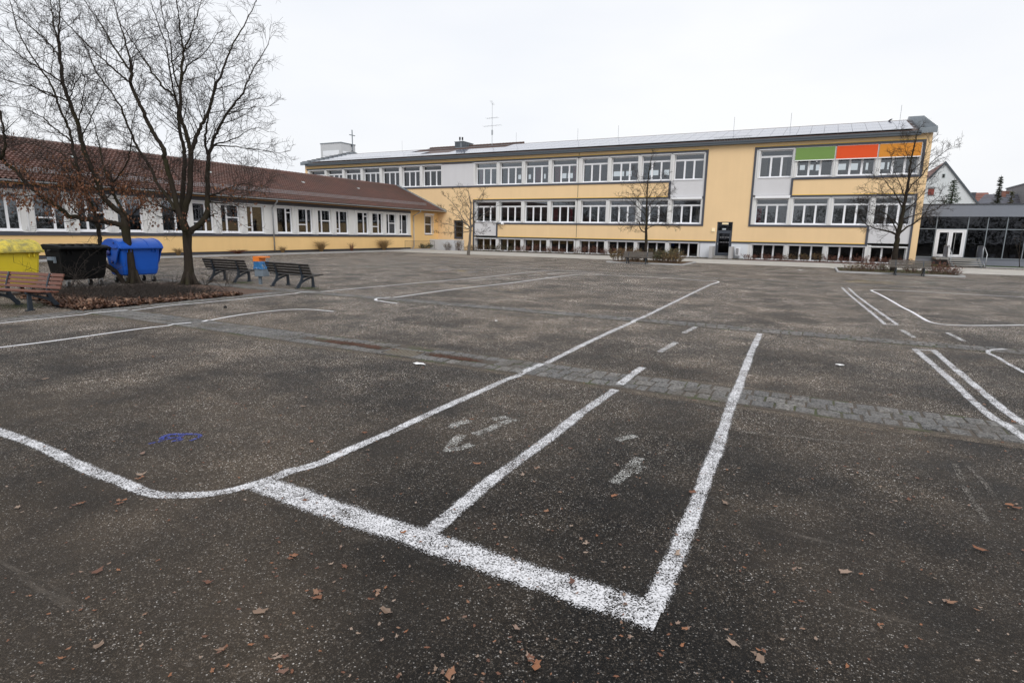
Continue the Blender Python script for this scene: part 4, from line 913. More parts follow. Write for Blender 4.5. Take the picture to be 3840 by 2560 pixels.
# flower pots inside pavilion
for i,(x,hh) in enumerate(((12.15,.30),(13.35,.28),(11.55,.2))):
    t=empty('flower_pot',(x,57.0,.561)); tag(t,['pale round flower pot in the second pane right of the white door','pale flower pot in the third pane right of the white door','small pale pot just behind the right handrail'][i],'flower pot')
    m_=MB(); m_.tube([(0,0,.1),(0,0,.1+hh)],[.17,.22],14); m_.build('pot',M['pot'],t,True)
    m_=MB()
    for k in range(40):
        a=rnd.uniform(0,6.28); l=rnd.uniform(.1,.35); p=(0,0,.1+hh); q=(l*math.cos(a),l*math.sin(a),.1+hh+rnd.uniform(.1,.5)); s_=.03
        m_.quad((q[0]-s_,q[1],q[2]),(q[0],q[1]+s_,q[2]+.02),(q[0]+s_,q[1],q[2]+.04)); m_.tube([p,q],.006,3)
    m_.build('plant',M['evg'],t)
# ------------------------------------------------------------------ tower and cross
TW=empty('church_tower',(-104.2,110,0)); tag(TW,'pale grey square church tower behind the school roof','tower')
m_=MB(); m_.box(-6.7,0,0,4.9,0,22.7); m_.build('shaft',M['tower'],TW)
m_=MB(); m_.box(-6.8,.1,-.1,5.0,22.7,22.9); m_.build('roof',M['zincl'],TW)
m_=MB()
for a,b in ((-5.95,-3.42),(-3.36,-.75)):
    for c,d_ in ((16.5,19.85),(19.92,21.05)): m_.box(a,b,-.05,.0,c,d_)
for a,b in ((.6,2.45),(2.5,3.45),(3.5,4.4)):
    for c,d_ in ((16.5,19.75),(19.8,20.9)): m_.box(.0,.05,a,b,c,d_)
m_.build('louvre_panel',M['towerl'],TW)
t=empty('cross',(-103.9,113.65,21.2)); tag(t,'tall thin metal cross fixed to the church tower','cross')
m_=MB(); m_.box(-.09,.09,-.09,.09,.1,5.0); m_.build('post',M['zincl'],t)
m_=MB(); m_.box(-.08,.08,-.95,-.09,3.65,3.83); m_.box(-.08,.08,.09,.95,3.65,3.83); m_.build('crossbar',M['zincl'],t)
m_=MB(); m_.box(-.3,.12,-.14,.14,.0,.1); m_.box(-.3,-.09,-.3,.3,1.15,1.4); m_.build('bracket',M['zinc'],t)
# ------------------------------------------------------------------ houses behind
HS=empty('gable_house',(12.42,85,0)); tag(HS,'white gabled house with red tiled roof behind the school','house')
m_=MB(); sl_=4.57/3.54; hw=5.2; ez=10.69-sl_*hw
m_.prism([(-hw,0),(hw,0),(hw,ez),(0,10.69),(-hw,ez)],0,14,'y'); m_.build('wall',M['housew'],HS)
for s_ in (-1,1):
    m_=MB(); m_.prism([(0,10.75),(s_*(hw+.4),10.75-sl_*(hw+.4)),(s_*(hw+.4),10.97-sl_*(hw+.4)),(0,10.98)][::s_],-.06,14.2,'y'); m_.build('roof',M['tiler'],HS)
m_=MB(); 
for s_ in (-1,1): m_.prism([(0,10.70),(s_*(hw+.42),10.70-sl_*(hw+.42)),(s_*(hw+.42),11.0-sl_*(hw+.42)),(0,11.02)][::s_],-.13,-.061,'y')
m_.build('verge',M['zinc'],HS)
for k in range(26):
    pass
f=MB(); f.box(-.14,.2,-.03,.0,-1.59+10.69,-1.1+10.69); o=f.build('window',M['pot'],HS)
f=MB(); f.box(-.10,.12,-.04,-.031,9.14,9.55); f.build('pane',M['dark'],o)
f=MB(); f.box(-1.32,-.62,-.05,0,7.1,7.18); f.box(-1.3,-.6,-.12,0,7.92,8.1); o=f.build('window',M['hgrey'],HS)
f=MB(); f.box(-1.27,-.68,-.04,-.001,7.2,7.9); f.build('roller_shutter',simple('red_shutter',(.25,.06,.045),.7,.2,6),o)
def gable2(name,label,x0,x1,yr,zr,ye,ze,matr,matw,cat='house',hip=0):
    t=empty(name,((x0+x1)/2,ye,0)); tag(t,label,cat); hw_=(x1-x0)/2; d_=yr-ye
    m_=MB(); m_.prism([(0,0),(2*d_,0),(2*d_,ze-.15),(d_,zr-.15),(0,ze-.15)],-hw_+hip,hw_,'x'); m_.build('wall',matw,t)
    m_=MB(); k=14
    for j in range(k):
        ya,yb=-.2+(d_+.2)*j/k,-.2+(d_+.2)*(j+1)/k+.03; za=ze+(zr-ze)*ya/d_; zb=ze+(zr-ze)*yb/d_
        la,lb=-hw_-.1+hip*max(0,j/k),-hw_-.1+hip*(j+1)/k
        m_.hexa([(la,ya,za-.1),(hw_+.1,ya,za-.1),(hw_+.1,yb,zb-.14),(lb,yb,zb-.14),(la,ya,za+.06),(hw_+.1,ya,za+.06),(hw_+.1,yb,zb),(lb,yb,zb)])
    m_.prism([(d_,zr-.12),(2*d_+.2,ze-.12),(2*d_+.2,ze),(d_,zr+.02)],-hw_-.1+hip,hw_+.1,'x')
    m_.build('roof',matr,t); return t
t=gable2('red_roof_house','house with a brown red roof right of the white gable',10,21.3,108,8.85,102,5.2,M['tiler'],M['housew'])
t=gable2('grey_roof_house','long house with a blue grey tiled roof behind the pavilion',16.1,27.5,100,8.12,94.5,4.2,M['tileg'],M['hgrey'],hip=3.5)
for x0,x1,z in ((21.15,21.6,8.42),(21.66,22.05,8.42)):
    m_=MB(); m_.box(x0-21.8,x1-21.8,4.9 if x0<21.4 else 5.6,5.4 if x0<21.4 else 6.1,5.8 if x0<21.4 else 7.6,z); m_.box(x0-21.85,x1-21.75,4.85 if x0<21.4 else 5.55,5.45 if x0<21.4 else 6.15,z,z+.07); m_.build('chimney',M['brick'],t)
t=empty('grey_gable_house',(25.5,96,0)); tag(t,'plain grey house end at the right edge of the picture','house')
m_=MB(); m_.prism([(-2.55,0),(5,0),(5,10.3),(-2.55,9.2)],0,10,'y'); m_.build('wall',M['hgrey'],t)
m_=MB(); m_.prism([(-2.65,9.18),(5.1,10.32),(5.1,10.45),(-2.65,9.32)],-.1,10.1,'y'); m_.build('roof',M['zinc'],t)
t=empty('dark_chimney',(17.92,98,0)); tag(t,'dark chimney stack between the white gable and the brown roof','chimney')
m_=MB(); m_.box(-.25,.22,0,.6,4,8.2); m_.build('stack',M['anth'],t); m_=MB(); m_.box(-.29,.26,-.04,.64,8.2,8.27); m_.build('cap',M['zinc'],t)
# ------------------------------------------------------------------ trees
def perp(d,az):
    d=d.normalized(); a=d.orthogonal().normalized(); b=d.cross(a); return a*math.cos(az)+b*math.sin(az)
class Grow:
    def __init__(s,seed,up=.25,n2=.24,n3=.15,l2=1.5,leaf=None,scale=1.0,r4=.0035,lv4=True):
        s.r=random.Random(seed); s.T=MB(); s.C=MB(); s.L=MB(); s.up=up; s.n2=n2; s.n3=n3; s.l2=l2; s.leaf=leaf; s.sc=scale; s.r4=r4; s.lv4=lv4; s.fan=1.0; s.rb=.005
    def walk(s,p,d,L,n,wander,up):
        pts=[p]; st=L/n
        for i in range(n):
            d=(d+Vector((s.r.gauss(0,wander),s.r.gauss(0,wander),s.r.gauss(0,wander)+up))).normalized(); p=p+d*st; pts.append(p)
        return pts
    def leaves(s,p,k):
        for _ in range(k):
            if not s.leaf or not s.leaf(p,s.r): continue
            q=p+Vector((s.r.gauss(0,.06),s.r.gauss(0,.06),s.r.gauss(0,.05))); l=s.r.uniform(.06,.12); wd=l*.3; a=s.r.uniform(0,6.28)
            dx=Vector((math.cos(a),math.sin(a),0))*wd; dn=Vector((s.r.gauss(0,.25),s.r.gauss(0,.25),-1)).normalized()*l; cv=perp(dn,a)*.012
            b=len(s.L.v); s.L.v+=[tuple(q),tuple(q+dn*.45+dx+cv),tuple(q+dn),tuple(q+dn*.45-dx+cv)]; s.L.face((b,b+1,b+2,b+3))
    def twig4(s,p,d):
        L=s.r.uniform(.10,.28)*s.sc; e=p+(d+Vector((0,0,.15))).normalized()*L; mid=(p+e)/2+Vector((s.r.gauss(0,.012),s.r.gauss(0,.012),s.r.gauss(0,.012)))
        s.C.tube([tuple(p),tuple(mid),tuple(e)],[s.r4,s.r4*.9,s.r4*.6],3,cap=False); s.leaves(e,2)
    def twig3(s,p,d,L):
        pts=s.walk(p,d,L,5,.14,.04); r_=[max(.006*s.sc*(1-.5*i/5),s.r4,s.rb*.7) for i in range(6)]
        s.C.tube([tuple(q) for q in pts],r_,3,cap=False); s.leaves(pts[3],1); s.leaves(pts[-1],1)
        if s.lv4:
            for i in range(1,6):
                for _ in range(1 if s.r.random()<.6 else 2):
                    tn=(pts[i]-pts[i-1]).normalized(); s.twig4(pts[i],(tn*.6+perp(tn,s.r.uniform(0,6.28))*.8).normalized())
    def br2(s,p,d,L,r):
        n=max(2,int(L/.16)); pts=s.walk(p,d,L,n,.085,.03)
        rr=[max(r*(1-.8*i/n),s.rb) for i in range(n+1)]
        s.C.tube([tuple(q) for q in pts],rr,4,cap=False)
        for i in range(1,n+1):
            if s.r.random()<.88*min(1,.35+L/.8):
                tn=(pts[i]-pts[i-1]).normalized(); f=1-.45*i/n
                s.twig3(pts[i],(tn*.75+perp(tn,s.r.uniform(0,6.28))*.8).normalized(),min(s.r.uniform(.3,.8)*f*s.sc*(s.l2/1.5),L*.85))
    def limb(s,pts,r0_,r1_,frm=.15,dens=1,l2=None):
        # pts Vector list (control); smooth, tube, spawn
        P_=[Vector(q) for q in smoothpts([tuple(p) for p in pts],4)]
        for i in range(1,len(P_)-1): P_[i]=P_[i]+Vector((s.r.gauss(0,.012),s.r.gauss(0,.012),s.r.gauss(0,.012)))
        cum=[0]
        for a,b in zip(P_,P_[1:]): cum.append(cum[-1]+(b-a).length)
        tot=cum[-1]; rr=[r0_+(r1_-r0_)*(c/tot)**.8 for c in cum]
        s.T.tube([tuple(q) for q in P_],rr,9 if r0_>.05 else 6)
        step=s.n2/dens; t_=tot*frm
        while t_<tot:
            i=max(k for k in range(len(cum)) if cum[k]<=t_); i=min(i,len(P_)-2); tn=(P_[i+1]-P_[i]).normalized(); p=P_[i]+tn*(t_-cum[i])
            f=(1-.72*t_/tot); L=(l2 or s.l2)*s.r.uniform(.45,1.15)*f*s.sc
            d=(tn*s.r.uniform(.45,.9)+perp(tn,s.r.uniform(0,6.28))*.85).normalized()
            s.br2(p,d,L,min(rr[i]*.42,.004+L*.0095)); t_+=step*s.r.uniform(.5,1.5)
        # end fan
        tn=(P_[-1]-P_[-2]).normalized()
        for _ in range(3): s.br2(P_[-1],(tn+perp(tn,s.r.uniform(0,6.28))*.4).normalized(),(l2 or s.l2)*.7*s.sc*s.fan,r1_*.7)
    def finish(s,name,label,cat,base,bark,group=None,lab=None):
        t=empty(name,tuple(base)); tag(t,label,cat,group)
        for m_,nm,mt in ((s.T,'trunk',bark),(s.C,'crown',M['twig']),(s.L,'leaves',M['leafb'])):
            if not m_.v: continue
            m_.v=[(v[0]-base[0],v[1]-base[1],v[2]-base[2]) for v in m_.v]
            m_.build(nm,mt,t,smooth=nm=='trunk')
        return t
fh=Vector((-math.sin(YAW),math.cos(YAW),0))
def px3(x,y,D):
    d=ray(x,y); return CP+d*(D/d.dot(fh))
def PL(base_d,pts,d0,d1):
    n=len(pts); return [px3(x,y,base_d+d0+(d1-d0)*(i/(n-1))) for i,(x,y) in enumerate(pts)]
def depth(p): return (Vector(p)-CP).dot(fh)
def flare(gr,base,pts,rad,n=14):
    gr.T.tube([tuple(p) for p in pts],rad,n)
    for k in range(5):
        a=k*1.26+.4; q=Vector((math.cos(a),math.sin(a),0)); r_=rad[0]
        gr.T.tube([tuple(Vector(base)+q*r_*1.9+Vector((0,0,-.05))),tuple(Vector(base)+q*r_*1.05+Vector((0,0,.06))),tuple(Vector(base)+q*r_*.5+Vector((0,0,.45)))],[r_*.28,r_*.36,r_*.25],6)
# --- tree A (right one of the bed)
A=Grow(11,l2=1.55,n2=.165,leaf=lambda p,r:2.0<p.z<3.3 and r.random()<.10)
A.fan=.4; bA=G(712,1068); dA=depth(bA)
tr=PL(dA,[(712,1072),(709,1030),(707,980),(703,930),(702,890),(703,862)],0,0)
flare(A,bA,tr,[.215,.165,.135,.13,.145,.13])
ls=[([(704,880),(722,860),(755,835),(775,803),(778,728),(777,654),(783,580)],.105,.07,0,.3,.45,1.0),
([(783,580),(800,524),(817,490),(848,429),(882,383),(905,360),(928,310),(947,260),(993,191),(1010,150)],.06,.010,.3,1.2,.1,1.0),
([(783,585),(768,536),(773,497),(779,440),(790,390),(802,330),(806,280),(815,230)],.045,.010,.3,-.9,.1,1),
([(700,885),(688,840),(690,800),(700,760),(712,701),(714,620),(716,566)],.12,.085,0,-.2,.5,1),
([(716,570),(727,543),(745,490),(768,448),(787,406),(802,344),(829,279),(856,210),(871,172),(913,99),(951,23),(965,-10)],.07,.010,-.2,.6,.1,1),
([(716,570),(709,545),(695,490),(680,440),(676,383),(680,306),(683,237),(687,191),(680,153),(674,100),(672,57),(660,0),(650,-70)],.075,.012,-.2,-.8,.1,1),
([(681,300),(690,270),(712,240),(738,225),(760,205),(790,170),(812,130)],.035,.008,-.4,.6,.1,1),
([(688,190),(700,165),(712,140),(733,77),(752,11),(760,-30)],.03,.008,-.6,.2,.1,1),
([(704,860),(680,800),(684,721),(692,634),(692,587),(686,536),(672,478),(668,430),(664,386),(640,345),(615,333),(595,302),(565,264),(542,226),(511,180),(481,130),(450,85)],.10,.010,.2,1.6,.2,1),
([(664,390),(650,330),(635,250),(620,170),(600,110),(575,40),(560,-30)],.035,.010,.6,-.5,.1,1),
([(671,330),(655,290),(645,230),(640,170),(625,110),(610,50),(600,-20)],.03,.010,0,-1.2,.1,1),
([(698,870),(671,795),(651,721),(631,634),(617,594),(614,558),(580,505),(553,455),(538,421),(519,383),(492,321),(494,272)],.10,.05,-.3,-1.0,.3,1),
([(494,275),(488,230),(477,184),(469,153),(450,88),(432,30),(420,-40)],.04,.010,-1.0,-1.4,.1,1),
([(494,275),(470,240),(429,179),(386,100),(350,50),(314,0),(290,-40)],.038,.010,-1.0,-.2,.1,1),
([(490,310),(479,304),(440,270),(393,229),(321,161),(250,89),(210,40)],.036,.008,-1.0,-2.0,.1,1),
([(655,790),(630,740),(594,694),(560,620),(524,567),(497,513),(461,418),(436,375),(379,296),(343,229),(314,157),(270,110),(229,64)],.06,.008,-.4,.9,.2,1),
([(700,880),(678,815),(624,781),(585,770),(550,754),(520,740)],.045,.010,-.1,.8,.15,.9),
([(770,815),(795,805),(815,800),(806,790)],.03,.010,.3,.5,.2,.5),
([(800,545),(850,530),(902,509),(932,488),(975,480)],.03,.007,.5,1.2,.1,.8),
([(800,548),(860,548),(909,555),(980,562),(1047,574)],.03,.007,.5,-.4,.1,.8),
([(778,740),(820,722),(870,700),(920,690),(960,700)],.035,.008,.3,-.8,.1,1),
([(778,760),(830,760),(890,745),(950,720),(1000,690)],.03,.007,.3,.9,.1,1),
([(850,430),(900,415),(960,400),(1010,398)],.022,.006,.8,.9,.1,.8)]
for pts,a,b,d0,d1,frm,l2 in ls: A.limb(PL(dA,pts,d0,d1),a*.95,b*.9,frm,1,l2*1.6)
A.finish('bare_tree','bare tree with a straight trunk nearest the pair of dark benches','tree',bA,M['bark'],'bare trees in the bed beside the bins')
# --- tree B
lf=lambda p,r: 1.9<p.z<4.8 and r.random()<.9*math.exp(-((p.z-2.8)/.85)**2)
B=Grow(23,l2=1.5,n2=.175,leaf=lf)
B.fan=.5; bB=G(505,1062); dB=depth(bB)
tr=PL(dB,[(506,1066),(500,1035),(493,1000),(487,960),(482,928),(473,880),(470,845),(468,815)],0,0)
flare(B,bB,tr,[.17,.135,.12,.12,.115,.125,.145,.11])
ls=[([(474,870),(453,845),(425,836),(400,832),(360,826),(321,821),(268,811),(229,786),(186,757),(136,718),(100,686),(64,646),(21,611),(4,593)],.10,.055,0,-1.2,.12,.8),
([(4,595),(12,575),(18,553),(17,520),(16,500),(11,475),(0,421),(-20,360),(-30,290)],.05,.02,-1.2,-1.6,.1,1),
([(21,615),(0,590),(-30,560),(-60,520)],.045,.02,-1.1,-1.5,.1,1),
([(470,830),(461,804),(429,782),(396,750),(379,714),(366,680),(357,657),(332,607),(314,561),(300,511),(293,464),(275,421),(257,371),(236,314),(229,250),(221,179),(220,154)],.10,.05,0,.3,.15,1),
([(220,160),(204,107),(200,64),(189,0),(183,-60)],.032,.010,.3,.5,.1,1),
([(220,160),(221,107),(225,36),(223,0),(222,-60)],.035,.010,.3,0,.1,1),
([(233,312),(193,282),(143,254),(100,226),(71,207),(40,180),(11,154),(-25,120)],.035,.008,.2,-.6,.1,1),
([(256,378),(200,357),(139,332),(71,314),(0,293),(-40,280)],.033,.008,.2,.9,.1,1),
([(222,210),(205,190),(182,161),(136,118),(75,68),(0,21)],.03,.008,.3,1.0,.1,1),
([(262,370),(272,340),(285,310),(304,279),(312,250),(318,232),(332,211)],.025,.006,.2,-.5,.1,.8),
([(293,457),(307,400),(314,350),(320,307),(310,280),(304,257),(299,225)],.025,.006,.2,.8,.1,.8),
([(300,520),(330,470),(350,420),(380,360),(395,300)],.025,.006,.2,-.9,.1,.9),
([(471,835),(478,815),(455,780),(436,750),(425,725),(421,700),(421,682)],.06,.045,0,-.3,.2,.7),
([(421,684),(446,661),(471,618),(489,568),(493,500),(500,446),(511,404),(515,360)],.032,.008,-.3,-.8,.1,1),
([(421,684),(404,657),(384,611),(375,546),(361,500),(357,471),(336,429),(314,386),(300,340)],.032,.008,-.3,.4,.1,1),
([(476,820),(500,800),(530,780),(560,790),(600,815),(636,828)],.03,.006,0,-.6,.1,.7),
([(320,822),(290,800),(262,770),(250,735)],.03,.008,-.4,-.9,.1,1),
([(229,788),(200,770),(150,745),(100,735),(40,728)],.028,.006,-.8,-1.4,.1,.9),
([(390,745),(350,700),(300,680),(240,660),(180,650)],.03,.007,0,-.8,.1,1),
([(396,752),(420,720),(440,690),(480,680),(520,690)],.022,.006,0,.7,.1,.8)]
for pts,a,b,d0,d1,frm,l2 in ls: B.limb(PL(dB,pts,d0,d1),a*.95,b*.9,frm,1,l2*1.65)
B.finish('bare_tree','forked bare tree holding brown leaves in front of the blue bin','tree',bB,M['bark'],'bare trees in the bed beside the bins')
C_=Grow(37,l2=1.4,n2=.22,leaf=lf)
bC=G(459,1062); dC=depth(bC)
ls=[([(466,1064),(452,1040),(436,1018),(400,996),(382,964),(377,918),(371,868),(361,821),(343,768),(321,721),(304,686),(293,643),(284,607),(271,546),(264,500),(250,464),(221,400),(200,332),(154,261),(107,193),(64,107),(43,21),(35,-30)],.085,.010,0,.9,.30,1),
([(268,530),(240,510),(221,495),(190,470),(164,443),(100,411),(50,400),(0,393),(-30,390)],.03,.007,.5,1.2,.1,1),
([(250,465),(245,440),(256,410),(262,385),(258,360)],.02,.006,.6,.2,.1,.8),
([(210,365),(150,340),(100,310),(50,290),(0,270)],.025,.006,.8,0,.1,1),
([(290,640),(250,590),(200,560),(120,540),(60,530)],.028,.007,.4,1.2,.1,1),
([(310,700),(280,650),(240,620),(180,600)],.025,.006,.2,-.4,.1,1)]
for pts,a,b,d0,d1,frm,l2 in ls: C_.limb(PL(dC,pts,d0,d1),a,b,frm,1,l2*1.5)
C_.finish('bare_tree','slender bare tree with a bent stem between the black and blue bins','tree',bC,M['bark'],'bare trees in the bed beside the bins')
# --- young tree by the wing
z6=lambda X,Y:(1600+X*.35714,680+Y*.35714)
def ytree(seed,base,trunk,trad,limbs,label,bark,l2,n2,sc,name='young_tree',r4=.005,tropism=.25):
    gr=Grow(seed,l2=l2,n2=n2,scale=sc,r4=r4); gr.fan=.5; gr.rb=.008; D_=depth(base)
    tp=PL(D_,trunk,0,0); tp[0]=Vector(base)+Vector((0,0,-.05)); gr.limb(tp,trad[0],trad[1],.55,.7)
    for pts,a,b,d0,d1 in limbs: gr.limb(PL(D_,pts,d0,d1),a,b,.15)
    return gr.finish(name,label,'tree',base,bark)
b1=G(1757,957)
ytree(5,b1,[z6(440,775),z6(447,690),z6(455,600),z6(460,490),z6(460,350),z6(465,240),z6(450,180),z6(440,120)],(.15,.03),[
 ([z6(460,500),z6(430,455),z6(400,420),z6(340,320),z6(250,200),z6(200,160)],.055,.012,0,.8),
 ([z6(458,505),z6(400,485),z6(300,470),z6(200,445),z6(120,430)],.045,.010,0,-.8),
 ([z6(455,480),z6(400,440),z6(330,370),z6(240,320),z6(170,285)],.05,.010,0,-.5),
 ([z6(455,515),z6(430,528),z6(395,535),z6(300,535),z6(200,535),z6(130,540)],.04,.010,0,.3),
 ([z6(462,490),z6(490,455),z6(520,430),z6(600,428),z6(700,425),z6(750,450)],.05,.010,0,-.4),
 ([z6(465,480),z6(520,410),z6(600,350),z6(720,270),z6(760,250)],.045,.010,0,.7),
 ([z6(463,250),z6(480,220),z6(530,200),z6(570,150),z6(610,90)],.03,.008,0,.3),
 ([z6(462,310),z6(430,250),z6(400,190),z6(360,130),z6(345,80)],.03,.008,0,-.3),
 ([z6(462,400),z6(500,360),z6(530,300),z6(560,240),z6(590,170)],.03,.008,0,-1.2),
 ([z6(458,520),z6(500,520),z6(560,540),z6(620,520)],.03,.008,0,.9),
 ([z6(460,420),z6(420,370),z6(380,300),z6(370,220),z6(300,120)],.035,.008,0,1.3)],
 'small bare tree with a pale trunk on the sandy patch before the corner door',M['barkg'],.9,.20,1.0)
z7=lambda X,Y:(2200+X*.5583,500+Y*.5583)
b2=Vector(AT(2420,955,41.5)); b2.z=0
ytree(6,b2,[z7(395,820),z7(399,740),z7(400,650),z7(405,450),z7(412,320),z7(425,225),z7(436,165)],(.135,.02),[
 ([z7(397,668),z7(375,655),z7(357,637),z7(356,615)],.05,.03,0,0),
 ([z7(400,610),z7(375,580),z7(350,560),z7(320,545),z7(280,540),z7(240,520)],.035,.008,0,.5),
 ([z7(403,560),z7(370,520),z7(330,480),z7(270,430),z7(240,420)],.035,.008,0,-.5),
 ([z7(405,450),z7(380,380),z7(350,320),z7(330,260)],.025,.007,0,.3),
 ([z7(402,645),z7(430,628),z7(460,618),z7(520,622),z7(590,630)],.03,.008,0,.4),
 ([z7(405,570),z7(440,515),z7(480,470),z7(530,430),z7(560,400)],.03,.008,0,-.5),
 ([z7(408,440),z7(430,410),z7(450,370),z7(490,330),z7(520,290)],.025,.007,0,.4),
 ([z7(402,620),z7(360,610),z7(300,600),z7(250,620)],.025,.007,0,-.7),
 ([z7(404,520),z7(350,460),z7(300,380),z7(270,350)],.028,.007,0,.9),
 ([z7(406,500),z7(450,450),z7(500,400),z7(550,350)],.028,.007,0,.8),
 ([z7(405,590),z7(460,560),z7(520,540),z7(580,510)],.028,.007,0,-.9)],
 'bare tree with a dark straight trunk behind the bench left of the middle entrance',M['bark'],1.0,.16,1.0)
z8=lambda X,Y:(3150+X*.6693,450+Y*.6693)
b3=Vector(AT(3353,985,41.0)); b3.z=0
ytree(8,b3,[z8(300,790),z8(310,740),z8(318,690),z8(325,640),z8(350,520),z8(370,430),z8(385,330),z8(400,220),z8(425,110),z8(436,60)],(.19,.018),[
 ([z8(322,650),z8(300,635),z8(230,615),z8(180,600),z8(140,580),z8(110,535)],.07,.010,0,-.6),
 ([z8(325,640),z8(305,590),z8(270,540),z8(230,510),z8(200,490),z8(150,470)],.05,.008,0,.8),
 ([z8(350,500),z8(330,450),z8(300,400),z8(270,370),z8(250,340),z8(190,330)],.05,.008,0,-.3),
 ([z8(330,640),z8(370,605),z8(430,570),z8(480,520),z8(500,480),z8(560,420)],.06,.010,0,.2),
 ([z8(372,420),z8(400,365),z8(440,330),z8(480,280),z8(520,230),z8(600,170),z8(650,140)],.045,.007,0,.6),
 ([z8(385,330),z8(410,280),z8(450,240),z8(480,190),z8(500,130)],.035,.007,0,-.5),
 ([z8(355,520),z8(390,490),z8(430,450),z8(470,400),z8(500,350)],.04,.007,0,-1.0),
 ([z8(365,440),z8(340,370),z8(310,300),z8(290,230)],.035,.007,0,.7),
 ([z8(395,240),z8(370,180),z8(360,120),z8(350,80)],.022,.006,0,.2),
 ([z8(335,600),z8(300,560),z8(250,550),z8(170,520),z8(110,470)],.04,.007,0,1.2),
 ([z8(345,560),z8(400,540),z8(470,520),z8(540,500),z8(580,470)],.04,.007,0,1.0),
 ([z8(360,470),z8(300,440),z8(240,420),z8(150,400)],.035,.007,0,-1.2)],
 'tall bare tree behind the brown bench at the right end of the school',M['bark'],1.2,.145,1.0)
b4=G(3822,1006)
ytree(9,b4,[(3822,1003),(3823,980),(3822,950),(3828,900),(3835,850)],(.03,.01),[([(3822,960),(3812,930),(3806,900)],.015,.006,0,0),([(3822,970),(3834,940),(3842,915)],.015,.006,0,0)],'thin sapling before the pavilion windows at the right edge',M['bark'],.35,.4,.7,'sapling')
# ------------------------------------------------------------------ shrubs
def shrub(name,label,x,y,wd,h,mat,group,seed,nst=26,leafn=260,ls=.035,lean=0,z=0):
    r_=random.Random(seed); t=empty(name,(x,y,z)); tag(t,label,'shrub',group)
    s_=MB(); l_=MB()
    for i in range(nst):
        a=r_.uniform(0,6.28); k=r_.uniform(0,1)**.5; bx,by=math.cos(a)*wd*.25*k,math.sin(a)*wd*.25*k
        ex,ey=bx+math.cos(a)*wd*.35*k+r_.gauss(0,.05),by+math.sin(a)*wd*.35*k+r_.gauss(0,.05); hh=h*r_.uniform(.55,1.05)*(1-.25*k)
        pts=[(bx,by,0),((bx*2+ex)/3+r_.gauss(0,.03),(by*2+ey)/3+r_.gauss(0,.03),hh*.4),((bx+ex*2)/3,(by+ey*2)/3,hh*.72),(ex,ey,hh)]
        s_.tube(pts,[.010,.008,.006,.003],3,cap=False)
        for j in range(7):
            q=r_.uniform(.25,.95); k0=min(int(q*3),2); f=q*3-k0; p=[pts[k0][c]*(1-f)+pts[k0+1][c]*f for c in range(3)]
            e=(p[0]+r_.gauss(0,.09),p[1]+r_.gauss(0,.09),p[2]+r_.uniform(.03,.2)); s_.tube([tuple(p),e],[.005,.003],3,cap=False)
            for _ in range(int(leafn/nst/7)+1 if r_.random()<(leafn/nst/7)%1+.3 or leafn>nst*7 else 0):
                c=[e[c2]+r_.gauss(0,.04) for c2 in range(3)]; c[2]=max(c[2],.02); u=Vector((r_.gauss(0,1),r_.gauss(0,1),r_.gauss(0,1))).normalized()*ls*r_.uniform(.5,1.2); v=perp(u,r_.uniform(0,6.28))*ls*.5
                b=len(l_.v); C0=Vector(c); l_.v+=[tuple(C0-u),tuple(C0+v),tuple(C0+u),tuple(C0-v)]; l_.face((b,b+1,b+2,b+3))
    s_.build('stems',M['shstem'],t); l_.build('foliage',M[mat],t) if l_.v else None
    return t
ALLB=mid+rt
mats=['shrubol','shrubgr','shrubred','shrubred','shrubred','shrubred','shrubol','shrubgr','shrubred','shrubol','shrubred','shrubred']
for i,(a,b) in enumerate(ALLB):
    for k in range(3):
        if i==7 and k==2: continue
        x=a+.45+k*.95+rnd.uniform(-.15,.15); 
        if k==1 and i in (6,): continue
        wh='the %s basement window, left block'%ORD[i] if i<8 else 'the %s basement window, right block'%ORD[i-8]
        col={'shrubol':'tawny','shrubgr':'greenish','shrubred':'reddish'}[mats[i]]
        shrub('shrub','%s shrub under the %s of %s'%(col,('left end','middle','right end')[k],wh),x,52.75+rnd.uniform(-.35,.35),rnd.uniform(.9,1.4),rnd.uniform(.55,.95)*(1.05 if i<8 else .85),mats[i],'shrubs under the basement windows',100+i*3+k,18,rnd.choice((160,230,320)),.04)
for i,(x,h,mt,lb) in enumerate(((-34.9,.9,'shrubol','yellowish brown shrub right of the corner door ramp'),(-33.5,1.25,'shrubol','tall olive shrub behind the young tree trunk'),(-36.9,.75,'evg','low dark evergreen shrub in front of the iron railing'))):
    shrub('shrub',lb,x,52.3 if i<2 else 51.0,1.4 if i==2 else 1.0,h,mt,None,300+i,26,600 if i==2 else 160,.05)
